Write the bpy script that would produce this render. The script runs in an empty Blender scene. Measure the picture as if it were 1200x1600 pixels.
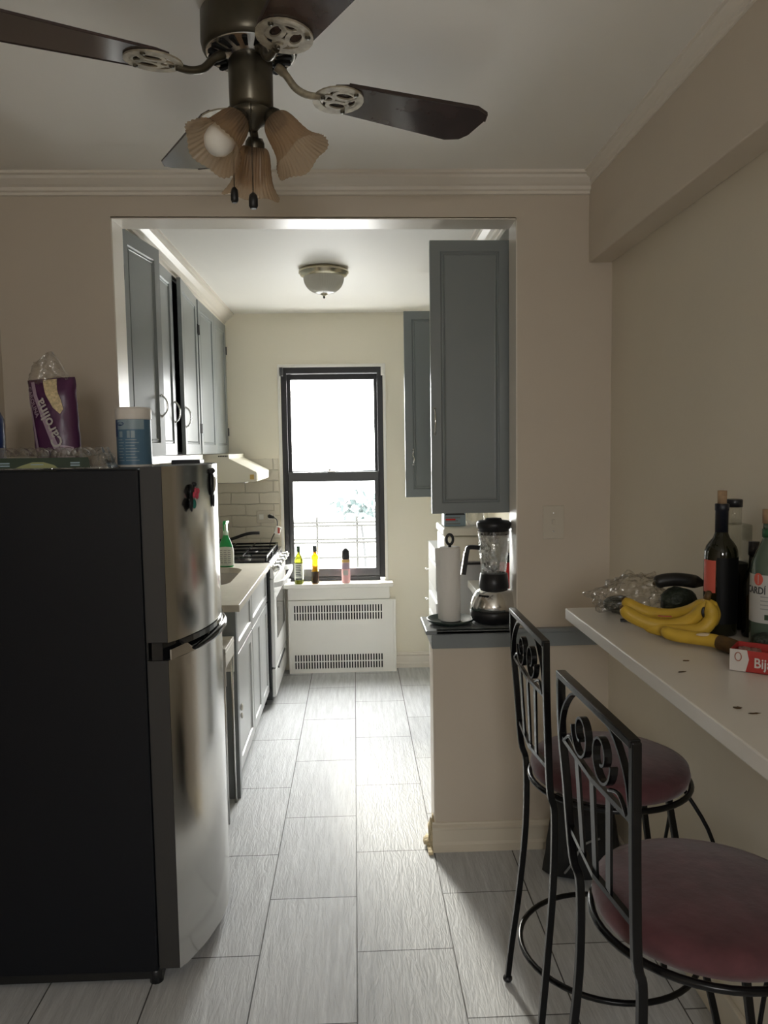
import bpy, bmesh, math, random
from mathutils import Vector, Matrix, noise
random.seed(7)
C = bpy.context.scene.collection
sc = bpy.context.scene
PI = math.pi
R = math.radians

# ------------------------------------------------------------------ materials
def mat(name, col, rough=.5, metal=0, spec=.5, noise_amt=0, noise_scale=8, bump=0, bump_scale=60, coat=0,
        trans=0, ior=1.45, sub=0, alpha=1, sheen=0, stretch=(1, 1, 1)):
    m = bpy.data.materials.new(name); m.use_nodes = True
    nt = m.node_tree; b = nt.nodes['Principled BSDF']
    c = (col[0], col[1], col[2], 1)
    b.inputs['Base Color'].default_value = c
    b.inputs['Roughness'].default_value = rough
    b.inputs['Metallic'].default_value = metal
    b.inputs['Specular IOR Level'].default_value = spec
    b.inputs['IOR'].default_value = ior
    b.inputs['Coat Weight'].default_value = coat
    b.inputs['Coat Roughness'].default_value = .08
    b.inputs['Transmission Weight'].default_value = trans
    b.inputs['Alpha'].default_value = alpha
    b.inputs['Sheen Weight'].default_value = sheen
    if noise_amt or bump:
        tc = nt.nodes.new('ShaderNodeTexCoord'); mp = nt.nodes.new('ShaderNodeMapping')
        mp.inputs['Scale'].default_value = stretch
        nt.links.new(tc.outputs['Object'], mp.inputs['Vector'])
    if noise_amt:
        n = nt.nodes.new('ShaderNodeTexNoise'); n.inputs['Scale'].default_value = noise_scale
        n.inputs['Detail'].default_value = 5
        nt.links.new(mp.outputs['Vector'], n.inputs['Vector'])
        r = nt.nodes.new('ShaderNodeValToRGB')
        r.color_ramp.elements[0].position = .3; r.color_ramp.elements[1].position = .7
        r.color_ramp.elements[0].color = tuple(max(0, x * (1 - noise_amt)) for x in col[:3]) + (1,)
        r.color_ramp.elements[1].color = tuple(min(1, x * (1 + noise_amt)) for x in col[:3]) + (1,)
        nt.links.new(n.outputs['Fac'], r.inputs['Fac'])
        nt.links.new(r.outputs['Color'], b.inputs['Base Color'])
    if bump:
        n2 = nt.nodes.new('ShaderNodeTexNoise'); n2.inputs['Scale'].default_value = bump_scale
        n2.inputs['Detail'].default_value = 3
        nt.links.new(mp.outputs['Vector'], n2.inputs['Vector'])
        bp = nt.nodes.new('ShaderNodeBump'); bp.inputs['Strength'].default_value = bump
        bp.inputs['Distance'].default_value = .01
        nt.links.new(n2.outputs['Fac'], bp.inputs['Height'])
        nt.links.new(bp.outputs['Normal'], b.inputs['Normal'])
    return m

def clearmat(name, tint=(1, 1, 1), gloss=.12, rough=.03, bump=0, bscale=20, facing=.6):
    """thin clear sheet: see-through with a fresnel sheen"""
    m = bpy.data.materials.new(name); m.use_nodes = True; nt = m.node_tree
    nt.nodes.remove(nt.nodes['Principled BSDF']); out = nt.nodes['Material Output']
    t = nt.nodes.new('ShaderNodeBsdfTransparent'); t.inputs['Color'].default_value = (*tint, 1)
    g = nt.nodes.new('ShaderNodeBsdfGlossy'); g.inputs['Roughness'].default_value = rough
    lw = nt.nodes.new('ShaderNodeLayerWeight'); lw.inputs['Blend'].default_value = .25
    ma = nt.nodes.new('ShaderNodeMath'); ma.operation = 'MULTIPLY_ADD'
    ma.inputs[1].default_value = facing; ma.inputs[2].default_value = gloss
    nt.links.new(lw.outputs['Facing'], ma.inputs[0])
    mx = nt.nodes.new('ShaderNodeMixShader')
    nt.links.new(ma.outputs[0], mx.inputs['Fac']); nt.links.new(t.outputs[0], mx.inputs[1]); nt.links.new(g.outputs[0], mx.inputs[2])
    nt.links.new(mx.outputs[0], out.inputs['Surface'])
    if bump:
        tc = nt.nodes.new('ShaderNodeTexCoord')
        n2 = nt.nodes.new('ShaderNodeTexNoise'); n2.inputs['Scale'].default_value = bscale
        nt.links.new(tc.outputs['Object'], n2.inputs['Vector'])
        bp = nt.nodes.new('ShaderNodeBump'); bp.inputs['Strength'].default_value = bump; bp.inputs['Distance'].default_value = .02
        nt.links.new(n2.outputs['Fac'], bp.inputs['Height'])
        nt.links.new(bp.outputs['Normal'], g.inputs['Normal']); nt.links.new(bp.outputs['Normal'], lw.inputs['Normal'])
    return m

def floor_mat():
    m = bpy.data.materials.new('wood_look_tile'); m.use_nodes = True; nt = m.node_tree
    b = nt.nodes['Principled BSDF']; L = nt.links.new
    tc = nt.nodes.new('ShaderNodeTexCoord')
    sx = nt.nodes.new('ShaderNodeSeparateXYZ'); L(tc.outputs['Object'], sx.inputs[0])
    cx = nt.nodes.new('ShaderNodeCombineXYZ')
    a1 = nt.nodes.new('ShaderNodeMath'); a1.operation = 'ADD'; a1.inputs[1].default_value = 6.096 - 2.03
    a2 = nt.nodes.new('ShaderNodeMath'); a2.operation = 'ADD'; a2.inputs[1].default_value = .0185 + .3055 * 10
    L(sx.outputs['Y'], a1.inputs[0]); L(sx.outputs['X'], a2.inputs[0])
    L(a1.outputs[0], cx.inputs['X']); L(a2.outputs[0], cx.inputs['Y'])
    br = nt.nodes.new('ShaderNodeTexBrick'); L(cx.outputs[0], br.inputs['Vector'])
    br.offset = .5; br.offset_frequency = 2; br.squash = 1
    br.inputs['Scale'].default_value = 1
    br.inputs['Brick Width'].default_value = .6096; br.inputs['Row Height'].default_value = .3055
    br.inputs['Mortar Size'].default_value = .0022; br.inputs['Mortar Smooth'].default_value = .15
    br.inputs['Color1'].default_value = (.52, .53, .535, 1); br.inputs['Color2'].default_value = (.60, .61, .615, 1)
    br.inputs['Mortar'].default_value = (.10, .098, .095, 1)
    # streaky grain along the length
    mp = nt.nodes.new('ShaderNodeMapping'); mp.inputs['Scale'].default_value = (26, 1.6, 1); L(tc.outputs['Object'], mp.inputs['Vector'])
    n = nt.nodes.new('ShaderNodeTexNoise'); n.inputs['Scale'].default_value = 2.2; n.inputs['Detail'].default_value = 8; n.inputs['Roughness'].default_value = .7
    L(mp.outputs[0], n.inputs['Vector'])
    rp = nt.nodes.new('ShaderNodeValToRGB'); rp.color_ramp.elements[0].position = .3; rp.color_ramp.elements[1].position = .72
    rp.color_ramp.elements[0].color = (.72, .72, .73, 1); rp.color_ramp.elements[1].color = (1.1, 1.1, 1.1, 1)
    L(n.outputs['Fac'], rp.inputs['Fac'])
    mx = nt.nodes.new('ShaderNodeMix'); mx.data_type = 'RGBA'; mx.blend_type = 'MULTIPLY'; mx.inputs['Factor'].default_value = 1
    L(br.outputs['Color'], mx.inputs['A']); L(rp.outputs['Color'], mx.inputs['B'])
    L(mx.outputs['Result'], b.inputs['Base Color'])
    b.inputs['Roughness'].default_value = .5
    b.inputs['Specular IOR Level'].default_value = .22
    # worn, uneven surface
    mp2 = nt.nodes.new('ShaderNodeMapping'); mp2.inputs['Scale'].default_value = (46, 7, 1); L(tc.outputs['Object'], mp2.inputs['Vector'])
    n2 = nt.nodes.new('ShaderNodeTexNoise'); n2.inputs['Scale'].default_value = 1.5; n2.inputs['Detail'].default_value = 6; n2.inputs['Distortion'].default_value = 1.6
    L(mp2.outputs[0], n2.inputs['Vector'])
    bp = nt.nodes.new('ShaderNodeBump'); bp.inputs['Strength'].default_value = .42; bp.inputs['Distance'].default_value = .007
    L(n2.outputs['Fac'], bp.inputs['Height'])
    bp2 = nt.nodes.new('ShaderNodeBump'); bp2.inputs['Strength'].default_value = .8; bp2.inputs['Distance'].default_value = .003; bp2.invert = True
    L(br.outputs['Fac'], bp2.inputs['Height']); L(bp.outputs[0], bp2.inputs['Normal']); L(bp2.outputs[0], b.inputs['Normal'])
    return m

def brick_mat():
    m = bpy.data.materials.new('brick_tile'); m.use_nodes = True; nt = m.node_tree
    b = nt.nodes['Principled BSDF']; L = nt.links.new
    tc = nt.nodes.new('ShaderNodeTexCoord'); sx = nt.nodes.new('ShaderNodeSeparateXYZ'); L(tc.outputs['Object'], sx.inputs[0])
    ad = nt.nodes.new('ShaderNodeMath'); ad.operation = 'ADD'; L(sx.outputs['X'], ad.inputs[0]); L(sx.outputs['Y'], ad.inputs[1])
    cx = nt.nodes.new('ShaderNodeCombineXYZ'); L(ad.outputs[0], cx.inputs['X']); L(sx.outputs['Z'], cx.inputs['Y'])
    nd = nt.nodes.new('ShaderNodeTexNoise'); nd.inputs['Scale'].default_value = 9; L(tc.outputs['Object'], nd.inputs['Vector'])
    vm = nt.nodes.new('ShaderNodeVectorMath'); vm.operation = 'MULTIPLY_ADD'; vm.inputs[1].default_value = (.022, .022, 0)
    L(nd.outputs['Color'], vm.inputs[0]); L(cx.outputs[0], vm.inputs[2])
    br = nt.nodes.new('ShaderNodeTexBrick'); L(vm.outputs[0], br.inputs['Vector'])
    br.inputs['Scale'].default_value = 1; br.inputs['Brick Width'].default_value = .200; br.inputs['Row Height'].default_value = .081
    br.inputs['Mortar Size'].default_value = .004; br.inputs['Mortar Smooth'].default_value = .4
    br.inputs['Color1'].default_value = (.72, .67, .56, 1); br.inputs['Color2'].default_value = (.66, .61, .50, 1)
    br.inputs['Mortar'].default_value = (.58, .54, .44, 1)
    L(br.outputs['Color'], b.inputs['Base Color']); b.inputs['Roughness'].default_value = .35
    n = nt.nodes.new('ShaderNodeTexNoise'); n.inputs['Scale'].default_value = 30; L(tc.outputs['Object'], n.inputs['Vector'])
    bp = nt.nodes.new('ShaderNodeBump'); bp.inputs['Strength'].default_value = .35; bp.inputs['Distance'].default_value = .006; L(n.outputs['Fac'], bp.inputs['Height'])
    bp2 = nt.nodes.new('ShaderNodeBump'); bp2.invert = True; bp2.inputs['Distance'].default_value = .008; bp2.inputs['Strength'].default_value = 1
    L(br.outputs['Fac'], bp2.inputs['Height']); L(bp.outputs[0], bp2.inputs['Normal']); L(bp2.outputs[0], b.inputs['Normal'])
    return m

M = {}
def mk(k, *a, **kw): M[k] = mat(k, *a, **kw)
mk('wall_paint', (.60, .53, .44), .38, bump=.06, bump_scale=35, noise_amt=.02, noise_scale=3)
mk('wall_paint_lit', (.66, .60, .49), .38, bump=.06, bump_scale=35, noise_amt=.02, noise_scale=3)  # wall paint lightened: extra light on the right wall put into its colour
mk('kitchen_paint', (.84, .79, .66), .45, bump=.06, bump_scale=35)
mk('ceiling_paint', (.88, .86, .81), .6, bump=.03, bump_scale=30)
mk('trim_paint', (.78, .73, .65), .35, bump=.05, bump_scale=20)
mk('white_gloss', (.86, .84, .78), .25)
M['floor'] = floor_mat(); M['brick'] = brick_mat()
mk('cabinet_grey', (.23, .255, .26), .3, bump=.03, bump_scale=25)
mk('cap_grey', (.22, .24, .25), .35, bump=.05, bump_scale=25)
mk('base_grey', (.48, .49, .49), .28)
mk('hinge_black', (.012, .012, .012), .4)
mk('chrome', (.75, .74, .72), .16, metal=1)
mk('steel', (.56, .55, .53), .17, metal=1, bump=.06, bump_scale=4.5, stretch=(1, 1, .6))
mk('door_edge', (.035, .034, .033), .45)
mk('fridge_black', (.006, .007, .010), .42, spec=.3)
mk('black_gloss', (.01, .01, .012), .12, spec=.6)
mk('black_plastic', (.013, .013, .015), .35)
mk('black_iron', (.004, .004, .0045), .25, spec=.3)
mk('frame_black', (.022, .022, .025), .35)
mk('sash_grey', (.075, .075, .08), .35)
mk('velvet', (.085, .027, .032), .85, noise_amt=.22, noise_scale=22, bump=.12, bump_scale=50, sheen=.25)
mk('bronze', (.085, .075, .055), .32, metal=.75, noise_amt=.3, noise_scale=12)
mk('arm_metal', (.36, .32, .24), .5, metal=.25, noise_amt=.35, noise_scale=45)
mk('blade_wood', (.045, .028, .027), .16, spec=.6, noise_amt=.3, noise_scale=14, stretch=(1, 1, 1))
mk('blade_dust', (.05, .035, .03), .9)
mk('bulb', (.80, .78, .72), .4, sub=.2)
mk('brass', (.72, .66, .50), .25, metal=.9)
mk('counter_stone', (.62, .58, .50), .28, noise_amt=.06, noise_scale=14, bump=0)
mk('bar_white', (.64, .61, .56), .30, noise_amt=.03, noise_scale=5)
mk('sink_steel', (.32, .31, .30), .3, metal=1)
mk('range_white', (.75, .75, .74), .2)
mk('hood_cream', (.74, .71, .60), .3)
mk('slot_dark', (.006, .006, .006), .9)
mk('green_plastic', (.02, .33, .085), .25, spec=.5)
mk('label_pale', (.62, .64, .56), .5)
mk('ink_dark', (.04, .045, .05), .6)
mk('ink_grey', (.24, .25, .25), .6)
mk('pale_green', (.55, .72, .55), .3)
mk('oil_green', (.30, .33, .02), .08, trans=.55)
mk('oil_amber', (.78, .42, .01), .08, trans=.55)
mk('dark_soy', (.03, .015, .006), .15)
mk('dark_green_cap', (.03, .06, .03), .35)
mk('pink_plastic', (.80, .45, .45), .35)
mk('gold', (.55, .38, .12), .35, metal=.5)
mk('purple', (.085, .022, .075), .32, bump=.25, bump_scale=14)
mk('lilac', (.40, .30, .38), .4)
mk('rice', (.62, .50, .30), .7, noise_amt=.3, noise_scale=120)
mk('wipe_white', (.78, .74, .69), .4)
mk('wipe_blue', (.10, .20, .30), .4)
mk('wipe_navy', (.015, .05, .17), .4)
mk('wipe_pale', (.30, .40, .46), .4)
mk('navy_plastic', (.012, .035, .16), .3)
mk('yellow_plastic', (.70, .42, .02), .4)
mk('carton_green', (.03, .05, .03), .5)
mk('carton_band', (.32, .34, .16), .5)
mk('paper', (.80, .78, .74), .9, bump=.15, bump_scale=90)
mk('red_plastic', (.70, .03, .025), .35)
mk('purple_trim', (.35, .28, .50), .4)
mk('banana', (.52, .335, .035), .5, noise_amt=.12, noise_scale=18)
mk('banana_brown', (.085, .045, .012), .6, noise_amt=.4, noise_scale=30)
mk('banana_black', (.012, .011, .010), .45, noise_amt=.5, noise_scale=30)
mk('banana_flesh', (.62, .50, .33), .7)
mk('avocado', (.020, .028, .018), .45, bump=.6, bump_scale=90)
mk('cork', (.33, .22, .13), .8, noise_amt=.2, noise_scale=60)
mk('wine_glass_dark', (.010, .010, .004), .06, spec=.6)
mk('capsule', (.010, .012, .020), .35)
mk('wine_red_label', (.55, .10, .07), .5)
mk('wine_dark_label', (.004, .004, .004), .5, spec=.2)
mk('bottle_label', (.42, .42, .40), .6)
mk('bottle_green_neck', (.02, .09, .04), .35)
mk('rum_green', (.12, .17, .13), .12, trans=.35)
mk('box_red', (.34, .025, .02), .5)
mk('box_white', (.52, .49, .46), .5)
mk('box_ink', (.33, .14, .10), .5)
mk('bag_black', (.012, .013, .014), .65, bump=.3, bump_scale=20)
mk('switch_ivory', (.60, .55, .46), .35)
mk('magnet_pink', (.55, .06, .10), .4); mk('magnet_teal', (.01, .16, .12), .4)
mk('plaster', (.62, .52, .34), .9, noise_amt=.3, noise_scale=60, bump=.8, bump_scale=60)
mk('rail_paint', (.008, .009, .010), .6)
mk('leaf', (.022, .034, .034), .7)
mk('tray_dark', (.03, .045, .04), .3)
M['pane'] = clearmat('window_pane', (.97, .98, .98), .03, facing=.15)
M['clear'] = clearmat('clear_plastic', (.93, .93, .92), .16, .08, bump=.5, bscale=30)
M['film'] = clearmat('plastic_film', (.93, .92, .90), .12, .12, bump=1, bscale=28, facing=.5)
M['jar'] = clearmat('jar_glass', (.92, .93, .93), .20, .06, bump=1, bscale=22, facing=.55)
M['clear_bottle'] = clearmat('clear_bottle_glass', (.88, .89, .86), .06, .04, facing=.55)
M['wine_shoulder'] = M['wine_glass_dark']

def shade_glass():
    m = bpy.data.materials.new('amber_ribbed_glass'); m.use_nodes = True; nt = m.node_tree; L = nt.links.new
    b = nt.nodes['Principled BSDF']; b.inputs['Base Color'].default_value = (.34, .25, .175, 1)
    b.inputs['Roughness'].default_value = .25
    t = nt.nodes.new('ShaderNodeBsdfTranslucent'); t.inputs['Color'].default_value = (.50, .39, .27, 1)
    tr = nt.nodes.new('ShaderNodeBsdfTransparent'); tr.inputs['Color'].default_value = (.80, .62, .45, 1)
    m1 = nt.nodes.new('ShaderNodeMixShader'); m1.inputs[0].default_value = .55
    L(b.outputs[0], m1.inputs[1]); L(t.outputs[0], m1.inputs[2])
    m2 = nt.nodes.new('ShaderNodeMixShader'); m2.inputs[0].default_value = .35
    L(m1.outputs[0], m2.inputs[1]); L(tr.outputs[0], m2.inputs[2])
    L(m2.outputs[0], nt.nodes['Material Output'].inputs['Surface'])
    return m
M['shade_glass'] = shade_glass()
def dome_glass():
    m = bpy.data.materials.new('frosted_ribbed_dome'); m.use_nodes = True; nt = m.node_tree; L = nt.links.new
    b = nt.nodes['Principled BSDF']; b.inputs['Base Color'].default_value = (.70, .68, .62, 1); b.inputs['Roughness'].default_value = .2
    t = nt.nodes.new('ShaderNodeBsdfTranslucent'); t.inputs['Color'].default_value = (.8, .8, .76, 1)
    m1 = nt.nodes.new('ShaderNodeMixShader'); m1.inputs[0].default_value = .4
    L(b.outputs[0], m1.inputs[1]); L(t.outputs[0], m1.inputs[2]); L(m1.outputs[0], nt.nodes['Material Output'].inputs['Surface'])
    return m
M['dome_glass'] = dome_glass()

# ------------------------------------------------------------------ mesh builder
def spline(pts, n=6, closed=False):
    P = [Vector(p) for p in pts]; out = []; N = len(P)
    rng = range(N if closed else N - 1)
    for i in rng:
        if closed: a, b, c, d = P[(i - 1) % N], P[i], P[(i + 1) % N], P[(i + 2) % N]
        else: a, b, c, d = P[max(i - 1, 0)], P[i], P[i + 1], P[min(i + 2, N - 1)]
        for k in range(n):
            t = k / n
            out.append(.5 * ((2 * b) + (c - a) * t + (2 * a - 5 * b + 4 * c - d) * t * t + (3 * b - a - 3 * c + d) * t ** 3))
    if not closed: out.append(P[-1].copy())
    return out

class MB:
    def __init__(s): s.v = []; s.f = []; s.smooth = []
    def add(s, vs, fs, sm=False):
        o = len(s.v); s.v += [Vector(v) for v in vs]
        for f in fs: s.f.append([i + o for i in f]); s.smooth.append(sm)
        return s
    def box(s, x0, x1, y0, y1, z0, z1):
        if x0 > x1: x0, x1 = x1, x0
        if y0 > y1: y0, y1 = y1, y0
        if z0 > z1: z0, z1 = z1, z0
        vs = [(x, y, z) for x in (x0, x1) for y in (y0, y1) for z in (z0, z1)]
        return s.add(vs, [(0, 1, 3, 2), (4, 6, 7, 5), (0, 4, 5, 1), (2, 3, 7, 6), (0, 2, 6, 4), (1, 5, 7, 3)])
    def tube(s, pts, r, n=10, closed=False, cap=True, flat=None):
        P = [Vector(p) for p in pts]; N = len(P)
        rr = r if isinstance(r, (list, tuple)) else [r] * N
        T = []
        for i in range(N):
            if closed: t = P[(i + 1) % N] - P[(i - 1) % N]
            else: t = P[min(i + 1, N - 1)] - P[max(i - 1, 0)]
            T.append(t.normalized())
        up = Vector((0, 0, 1)) if abs(T[0].z) < .9 else Vector((1, 0, 0))
        if flat is not None: up = Vector(flat)
        nrm = (up - T[0] * up.dot(T[0])).normalized(); vs = []
        for i in range(N):
            nrm = (nrm - T[i] * nrm.dot(T[i]))
            if nrm.length < 1e-6: nrm = T[i].orthogonal()
            nrm.normalize(); b = T[i].cross(nrm)
            for k in range(n):
                a = 2 * PI * k / n + (PI / n if n == 4 else 0)
                vs.append(P[i] + (nrm * math.cos(a) + b * math.sin(a)) * rr[i])
        fs = []
        for i in range(N if closed else N - 1):
            j = (i + 1) % N
            for k in range(n):
                fs.append((i * n + k, i * n + (k + 1) % n, j * n + (k + 1) % n, j * n + k))
        s.add(vs, fs, n > 4)
        if not closed and cap:
            s.add(vs[:n], [tuple(range(n - 1, -1, -1))]); s.add(vs[-n:], [tuple(range(n))])
        return s
    def ribbon(s, pts, w, t, wdir, closed=False):
        """rectangular bar: w across wdir, t across the other way"""
        P = [Vector(p) for p in pts]; N = len(P); W = Vector(wdir).normalized(); vs = []
        for i in range(N):
            if closed: d = P[(i + 1) % N] - P[(i - 1) % N]
            else: d = P[min(i + 1, N - 1)] - P[max(i - 1, 0)]
            d.normalize(); w2 = (W - d * W.dot(d)).normalized(); b = d.cross(w2)
            for a, c in ((1, 1), (-1, 1), (-1, -1), (1, -1)): vs.append(P[i] + w2 * a * w / 2 + b * c * t / 2)
        fs = []
        for i in range(N if closed else N - 1):
            j = (i + 1) % N
            for k in range(4): fs.append((i * 4 + k, i * 4 + (k + 1) % 4, j * 4 + (k + 1) % 4, j * 4 + k))
        s.add(vs, fs)
        if not closed: s.add(vs[:4], [(3, 2, 1, 0)]); s.add(vs[-4:], [(0, 1, 2, 3)])
        return s
    def cyl(s, p0, p1, r0, r1=None, n=24):
        return s.tube([p0, p1], [r0, r0 if r1 is None else r1], n)
    def lathe(s, prof, c=(0, 0, 0), n=32, rib=0, ribn=0, ribfrom=0, squash=1, smooth=True, axis=None, close=False):
        """profile of (r, z)"""
        vs = []; c = Vector(c)
        q = Matrix.Identity(3)
        if axis is not None: q = Vector((0, 0, 1)).rotation_difference(Vector(axis)).to_matrix()
        for (r, z) in prof:
            for k in range(n):
                a = 2 * PI * k / n
                rr = r
                if rib and len(prof) > 1: rr = r * (1 + rib * math.cos(a * ribn))
                vs.append(c + q @ Vector((rr * math.cos(a), rr * math.sin(a) * squash, z)))
        fs = []
        for i in range(len(prof) - 1):
            for k in range(n): fs.append((i * n + k, i * n + (k + 1) % n, (i + 1) * n + (k + 1) % n, (i + 1) * n + k))
        s.add(vs, fs, smooth)
        if close:
            s.add(vs[:n], [tuple(range(n - 1, -1, -1))]); s.add(vs[-n:], [tuple(range(n))])
        return s
    def prism(s, poly, a0, a1, axis='z'):
        n = len(poly)
        def p(u, v, w): return {'z': (u, v, w), 'y': (u, w, v), 'x': (w, u, v)}[axis]
        vs = [p(u, v, a0) for u, v in poly] + [p(u, v, a1) for u, v in poly]
        fs = [tuple(range(n - 1, -1, -1)), tuple(range(n, 2 * n))] + [(i, (i + 1) % n, n + (i + 1) % n, n + i) for i in range(n)]
        return s.add(vs, fs)
    def rings(s, rects, back=None):
        """nested rectangles (x0,x1,z0,z1,y) facing -y, plus slab sides to y=back"""
        vs = []; fs = []
        for (x0, x1, z0, z1, y) in rects: vs += [(x0, y, z0), (x1, y, z0), (x1, y, z1), (x0, y, z1)]
        for i in range(len(rects) - 1):
            for k in range(4): fs.append((i * 4 + k, i * 4 + (k + 1) % 4, i * 4 + 4 + (k + 1) % 4, i * 4 + 4 + k))
        e = (len(rects) - 1) * 4; fs.append((e, e + 1, e + 2, e + 3))
        if back is not None:
            o = len(vs); x0, x1, z0, z1, y = rects[0]
            vs += [(x0, back, z0), (x1, back, z0), (x1, back, z1), (x0, back, z1)]
            for k in range(4): fs.append((o + k, o + (k + 1) % 4, (k + 1) % 4, k))
            fs.append((o + 3, o + 2, o + 1, o))
        return s.add(vs, fs)
    def ball(s, c, r, n=12, sq=(1, 1, 1), jit=0):
        vs = []; fs = []; m = n // 2 + 1
        for i in range(m + 1):
            th = PI * i / m
            for k in range(n):
                a = 2 * PI * k / n
                d = Vector((math.sin(th) * math.cos(a), math.sin(th) * math.sin(a), math.cos(th)))
                q = 1 + (jit * noise.noise(d * 2.3 + Vector(c) * 9) if jit else 0)
                vs.append((c[0] + r * d.x * sq[0] * q, c[1] + r * d.y * sq[1] * q, c[2] + r * d.z * sq[2] * q))
        for i in range(m):
            for k in range(n): fs.append((i * n + k, (i + 1) * n + k, (i + 1) * n + (k + 1) % n, i * n + (k + 1) % n))
        return s.add(vs, fs, True)
    def xf(s, mtx):
        s.v = [mtx @ v for v in s.v]; return s
    def build(s, name, m, parent=None, bevel=0, subsurf=0, origin=None, seg=2):
        me = bpy.data.meshes.new(name)
        xs = [v.x for v in s.v]; ys = [v.y for v in s.v]; zs = [v.z for v in s.v]
        c = Vector(((min(xs) + max(xs)) / 2, (min(ys) + max(ys)) / 2, min(zs)))
        if origin is not None: c = Vector(origin)
        me.from_pydata([v - c for v in s.v], [], s.f)
        me.materials.append(M[m] if isinstance(m, str) else m)
        for p, f in zip(me.polygons, s.smooth): p.use_smooth = f
        bm = bmesh.new(); bm.from_mesh(me); bmesh.ops.remove_doubles(bm, verts=bm.verts, dist=1e-5)
        bmesh.ops.dissolve_degenerate(bm, dist=1e-6, edges=bm.edges)
        bmesh.ops.recalc_face_normals(bm, faces=bm.faces); bm.to_mesh(me); bm.free()
        o = bpy.data.objects.new(name, me); C.objects.link(o)
        fo = FO.get(parent.name, Vector()) if parent else Vector()
        o.location = c - fo; FO[o.name] = c
        if parent: o.parent = parent
        if bevel:
            b = o.modifiers.new('bevel', 'BEVEL'); b.width = bevel; b.segments = seg; b.limit_method = 'ANGLE'; b.angle_limit = R(40)
        if subsurf:
            b = o.modifiers.new('sub', 'SUBSURF'); b.levels = subsurf; b.render_levels = subsurf
        return o
FO = {}

def tag(o, label, cat, group=None):
    o['label'] = label; o['category'] = cat
    if group: o['group'] = group
    return o
def thing(name, label, cat, loc=(0, 0, 0), rz=0, group=None, local=False):
    o = bpy.data.objects.new(name, None); C.objects.link(o)
    o.empty_display_size = .05
    o.location = loc; o.rotation_euler = (0, 0, rz)
    FO[o.name] = Vector((0, 0, 0)) if local else Vector(loc)
    return tag(o, label, cat, group)
def struct(o): o['kind'] = 'structure'; return o

def text(name, body, size, m, parent, mtx, ext=.0004, bend=None, sx=1):
    cu = bpy.data.curves.new(name, 'FONT'); cu.body = body; cu.size = size; cu.extrude = ext
    cu.offset = size * .016; cu.align_x = 'CENTER'; cu.align_y = 'CENTER'; cu.resolution_u = 3
    ob = bpy.data.objects.new('tmp_text', cu); C.objects.link(ob)
    dg = bpy.context.evaluated_depsgraph_get(); dg.update()
    me = bpy.data.meshes.new_from_object(ob.evaluated_get(dg))
    mb = MB()
    vs = [Vector((v.co.x * sx, v.co.y, v.co.z)) for v in me.vertices]
    if bend: vs = [bend(v) for v in vs]
    mb.add(vs, [tuple(p.vertices) for p in me.polygons])
    bpy.data.objects.remove(ob); bpy.data.curves.remove(cu); bpy.data.meshes.remove(me)
    mb.xf(mtx)
    return mb.build(name, m, parent)

def T(x, y, z): return Matrix.Translation((x, y, z))
def RZ(a): return Matrix.Rotation(a, 4, 'Z')
def RX(a): return Matrix.Rotation(a, 4, 'X')
def RY(a): return Matrix.Rotation(a, 4, 'Y')

# ------------------------------------------------------------------ room
XL, XR = -1.284, .978          # front room side walls
YF, YK = 2.94, 3.07            # partition faces
KL, KR, YB = -1.20, .95, 5.524 # kitchen walls
ZC, ZK = 2.578, 2.53
YR = -2.0
OX0, OX1, OZ = -.87, .62, 2.433  # opening
WX0, WX1, WZ0, WZ1 = -.505, .21, .66, 2.157  # window hole

m = MB().box(XL - .1, XR + .1, YR - .1, YB + .3, -.06, 0); struct(m.build('floor', 'floor', origin=(0, 0, 0)))
m = MB().box(XL - .1, XR + .1, YR - .1, YF + .001, ZC, ZC + .1); struct(m.build('ceiling', 'ceiling_paint'))
m = MB().box(XL - .1, XR + .1, YF + .002, YB + .3, ZK, ZK + .148); struct(m.build('ceiling', 'ceiling_paint'))
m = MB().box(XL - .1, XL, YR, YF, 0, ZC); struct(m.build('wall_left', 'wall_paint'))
m = MB().box(XR, XR + .1, YR, YF, 0, ZC); struct(m.build('wall_right', 'wall_paint_lit'))
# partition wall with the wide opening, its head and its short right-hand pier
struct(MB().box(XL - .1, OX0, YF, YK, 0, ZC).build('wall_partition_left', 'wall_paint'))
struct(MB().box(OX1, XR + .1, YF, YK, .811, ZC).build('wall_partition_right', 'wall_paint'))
m = MB().prism([(OX0, OZ + .004), (OX1, OZ - .004), (OX1, ZC), (OX0, ZC)], YF, YK, 'y')
struct(m.build('wall_header', 'wall_paint'))
m = MB().box(.290, XR + .1, YF, YK, 0, .811)
struct(m.build('wall_half', 'wall_paint', bevel=.006))
# white lining of the opening (jambs and head)
m = MB().box(OX0, OX0 + .004, YF + .002, YK + .004, 0, OZ).box(OX1 - .004, OX1, YF + .002, YK + .004, .905, OZ - .004)
m.prism([(OX0, OZ), (OX1, OZ - .008), (OX1, OZ - .012), (OX0, OZ - .004)], YF + .002, YK + .004, 'y')
struct(m.build('trim_1', 'trim_paint'))
# rear wall of the front room with an unseen window added to brighten the front room
m = MB(); RX0, RX1, RZ0, RZ1 = -.50, .20, 1.55, 2.22
m.box(XL - .1, RX0, YR - .1, YR, 0, ZC).box(RX1, XR + .1, YR - .1, YR, 0, ZC).box(RX0, RX1, YR - .1, YR, 0, RZ0).box(RX0, RX1, YR - .1, YR, RZ1, ZC)
struct(m.build('wall_rear', 'wall_paint'))
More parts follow.
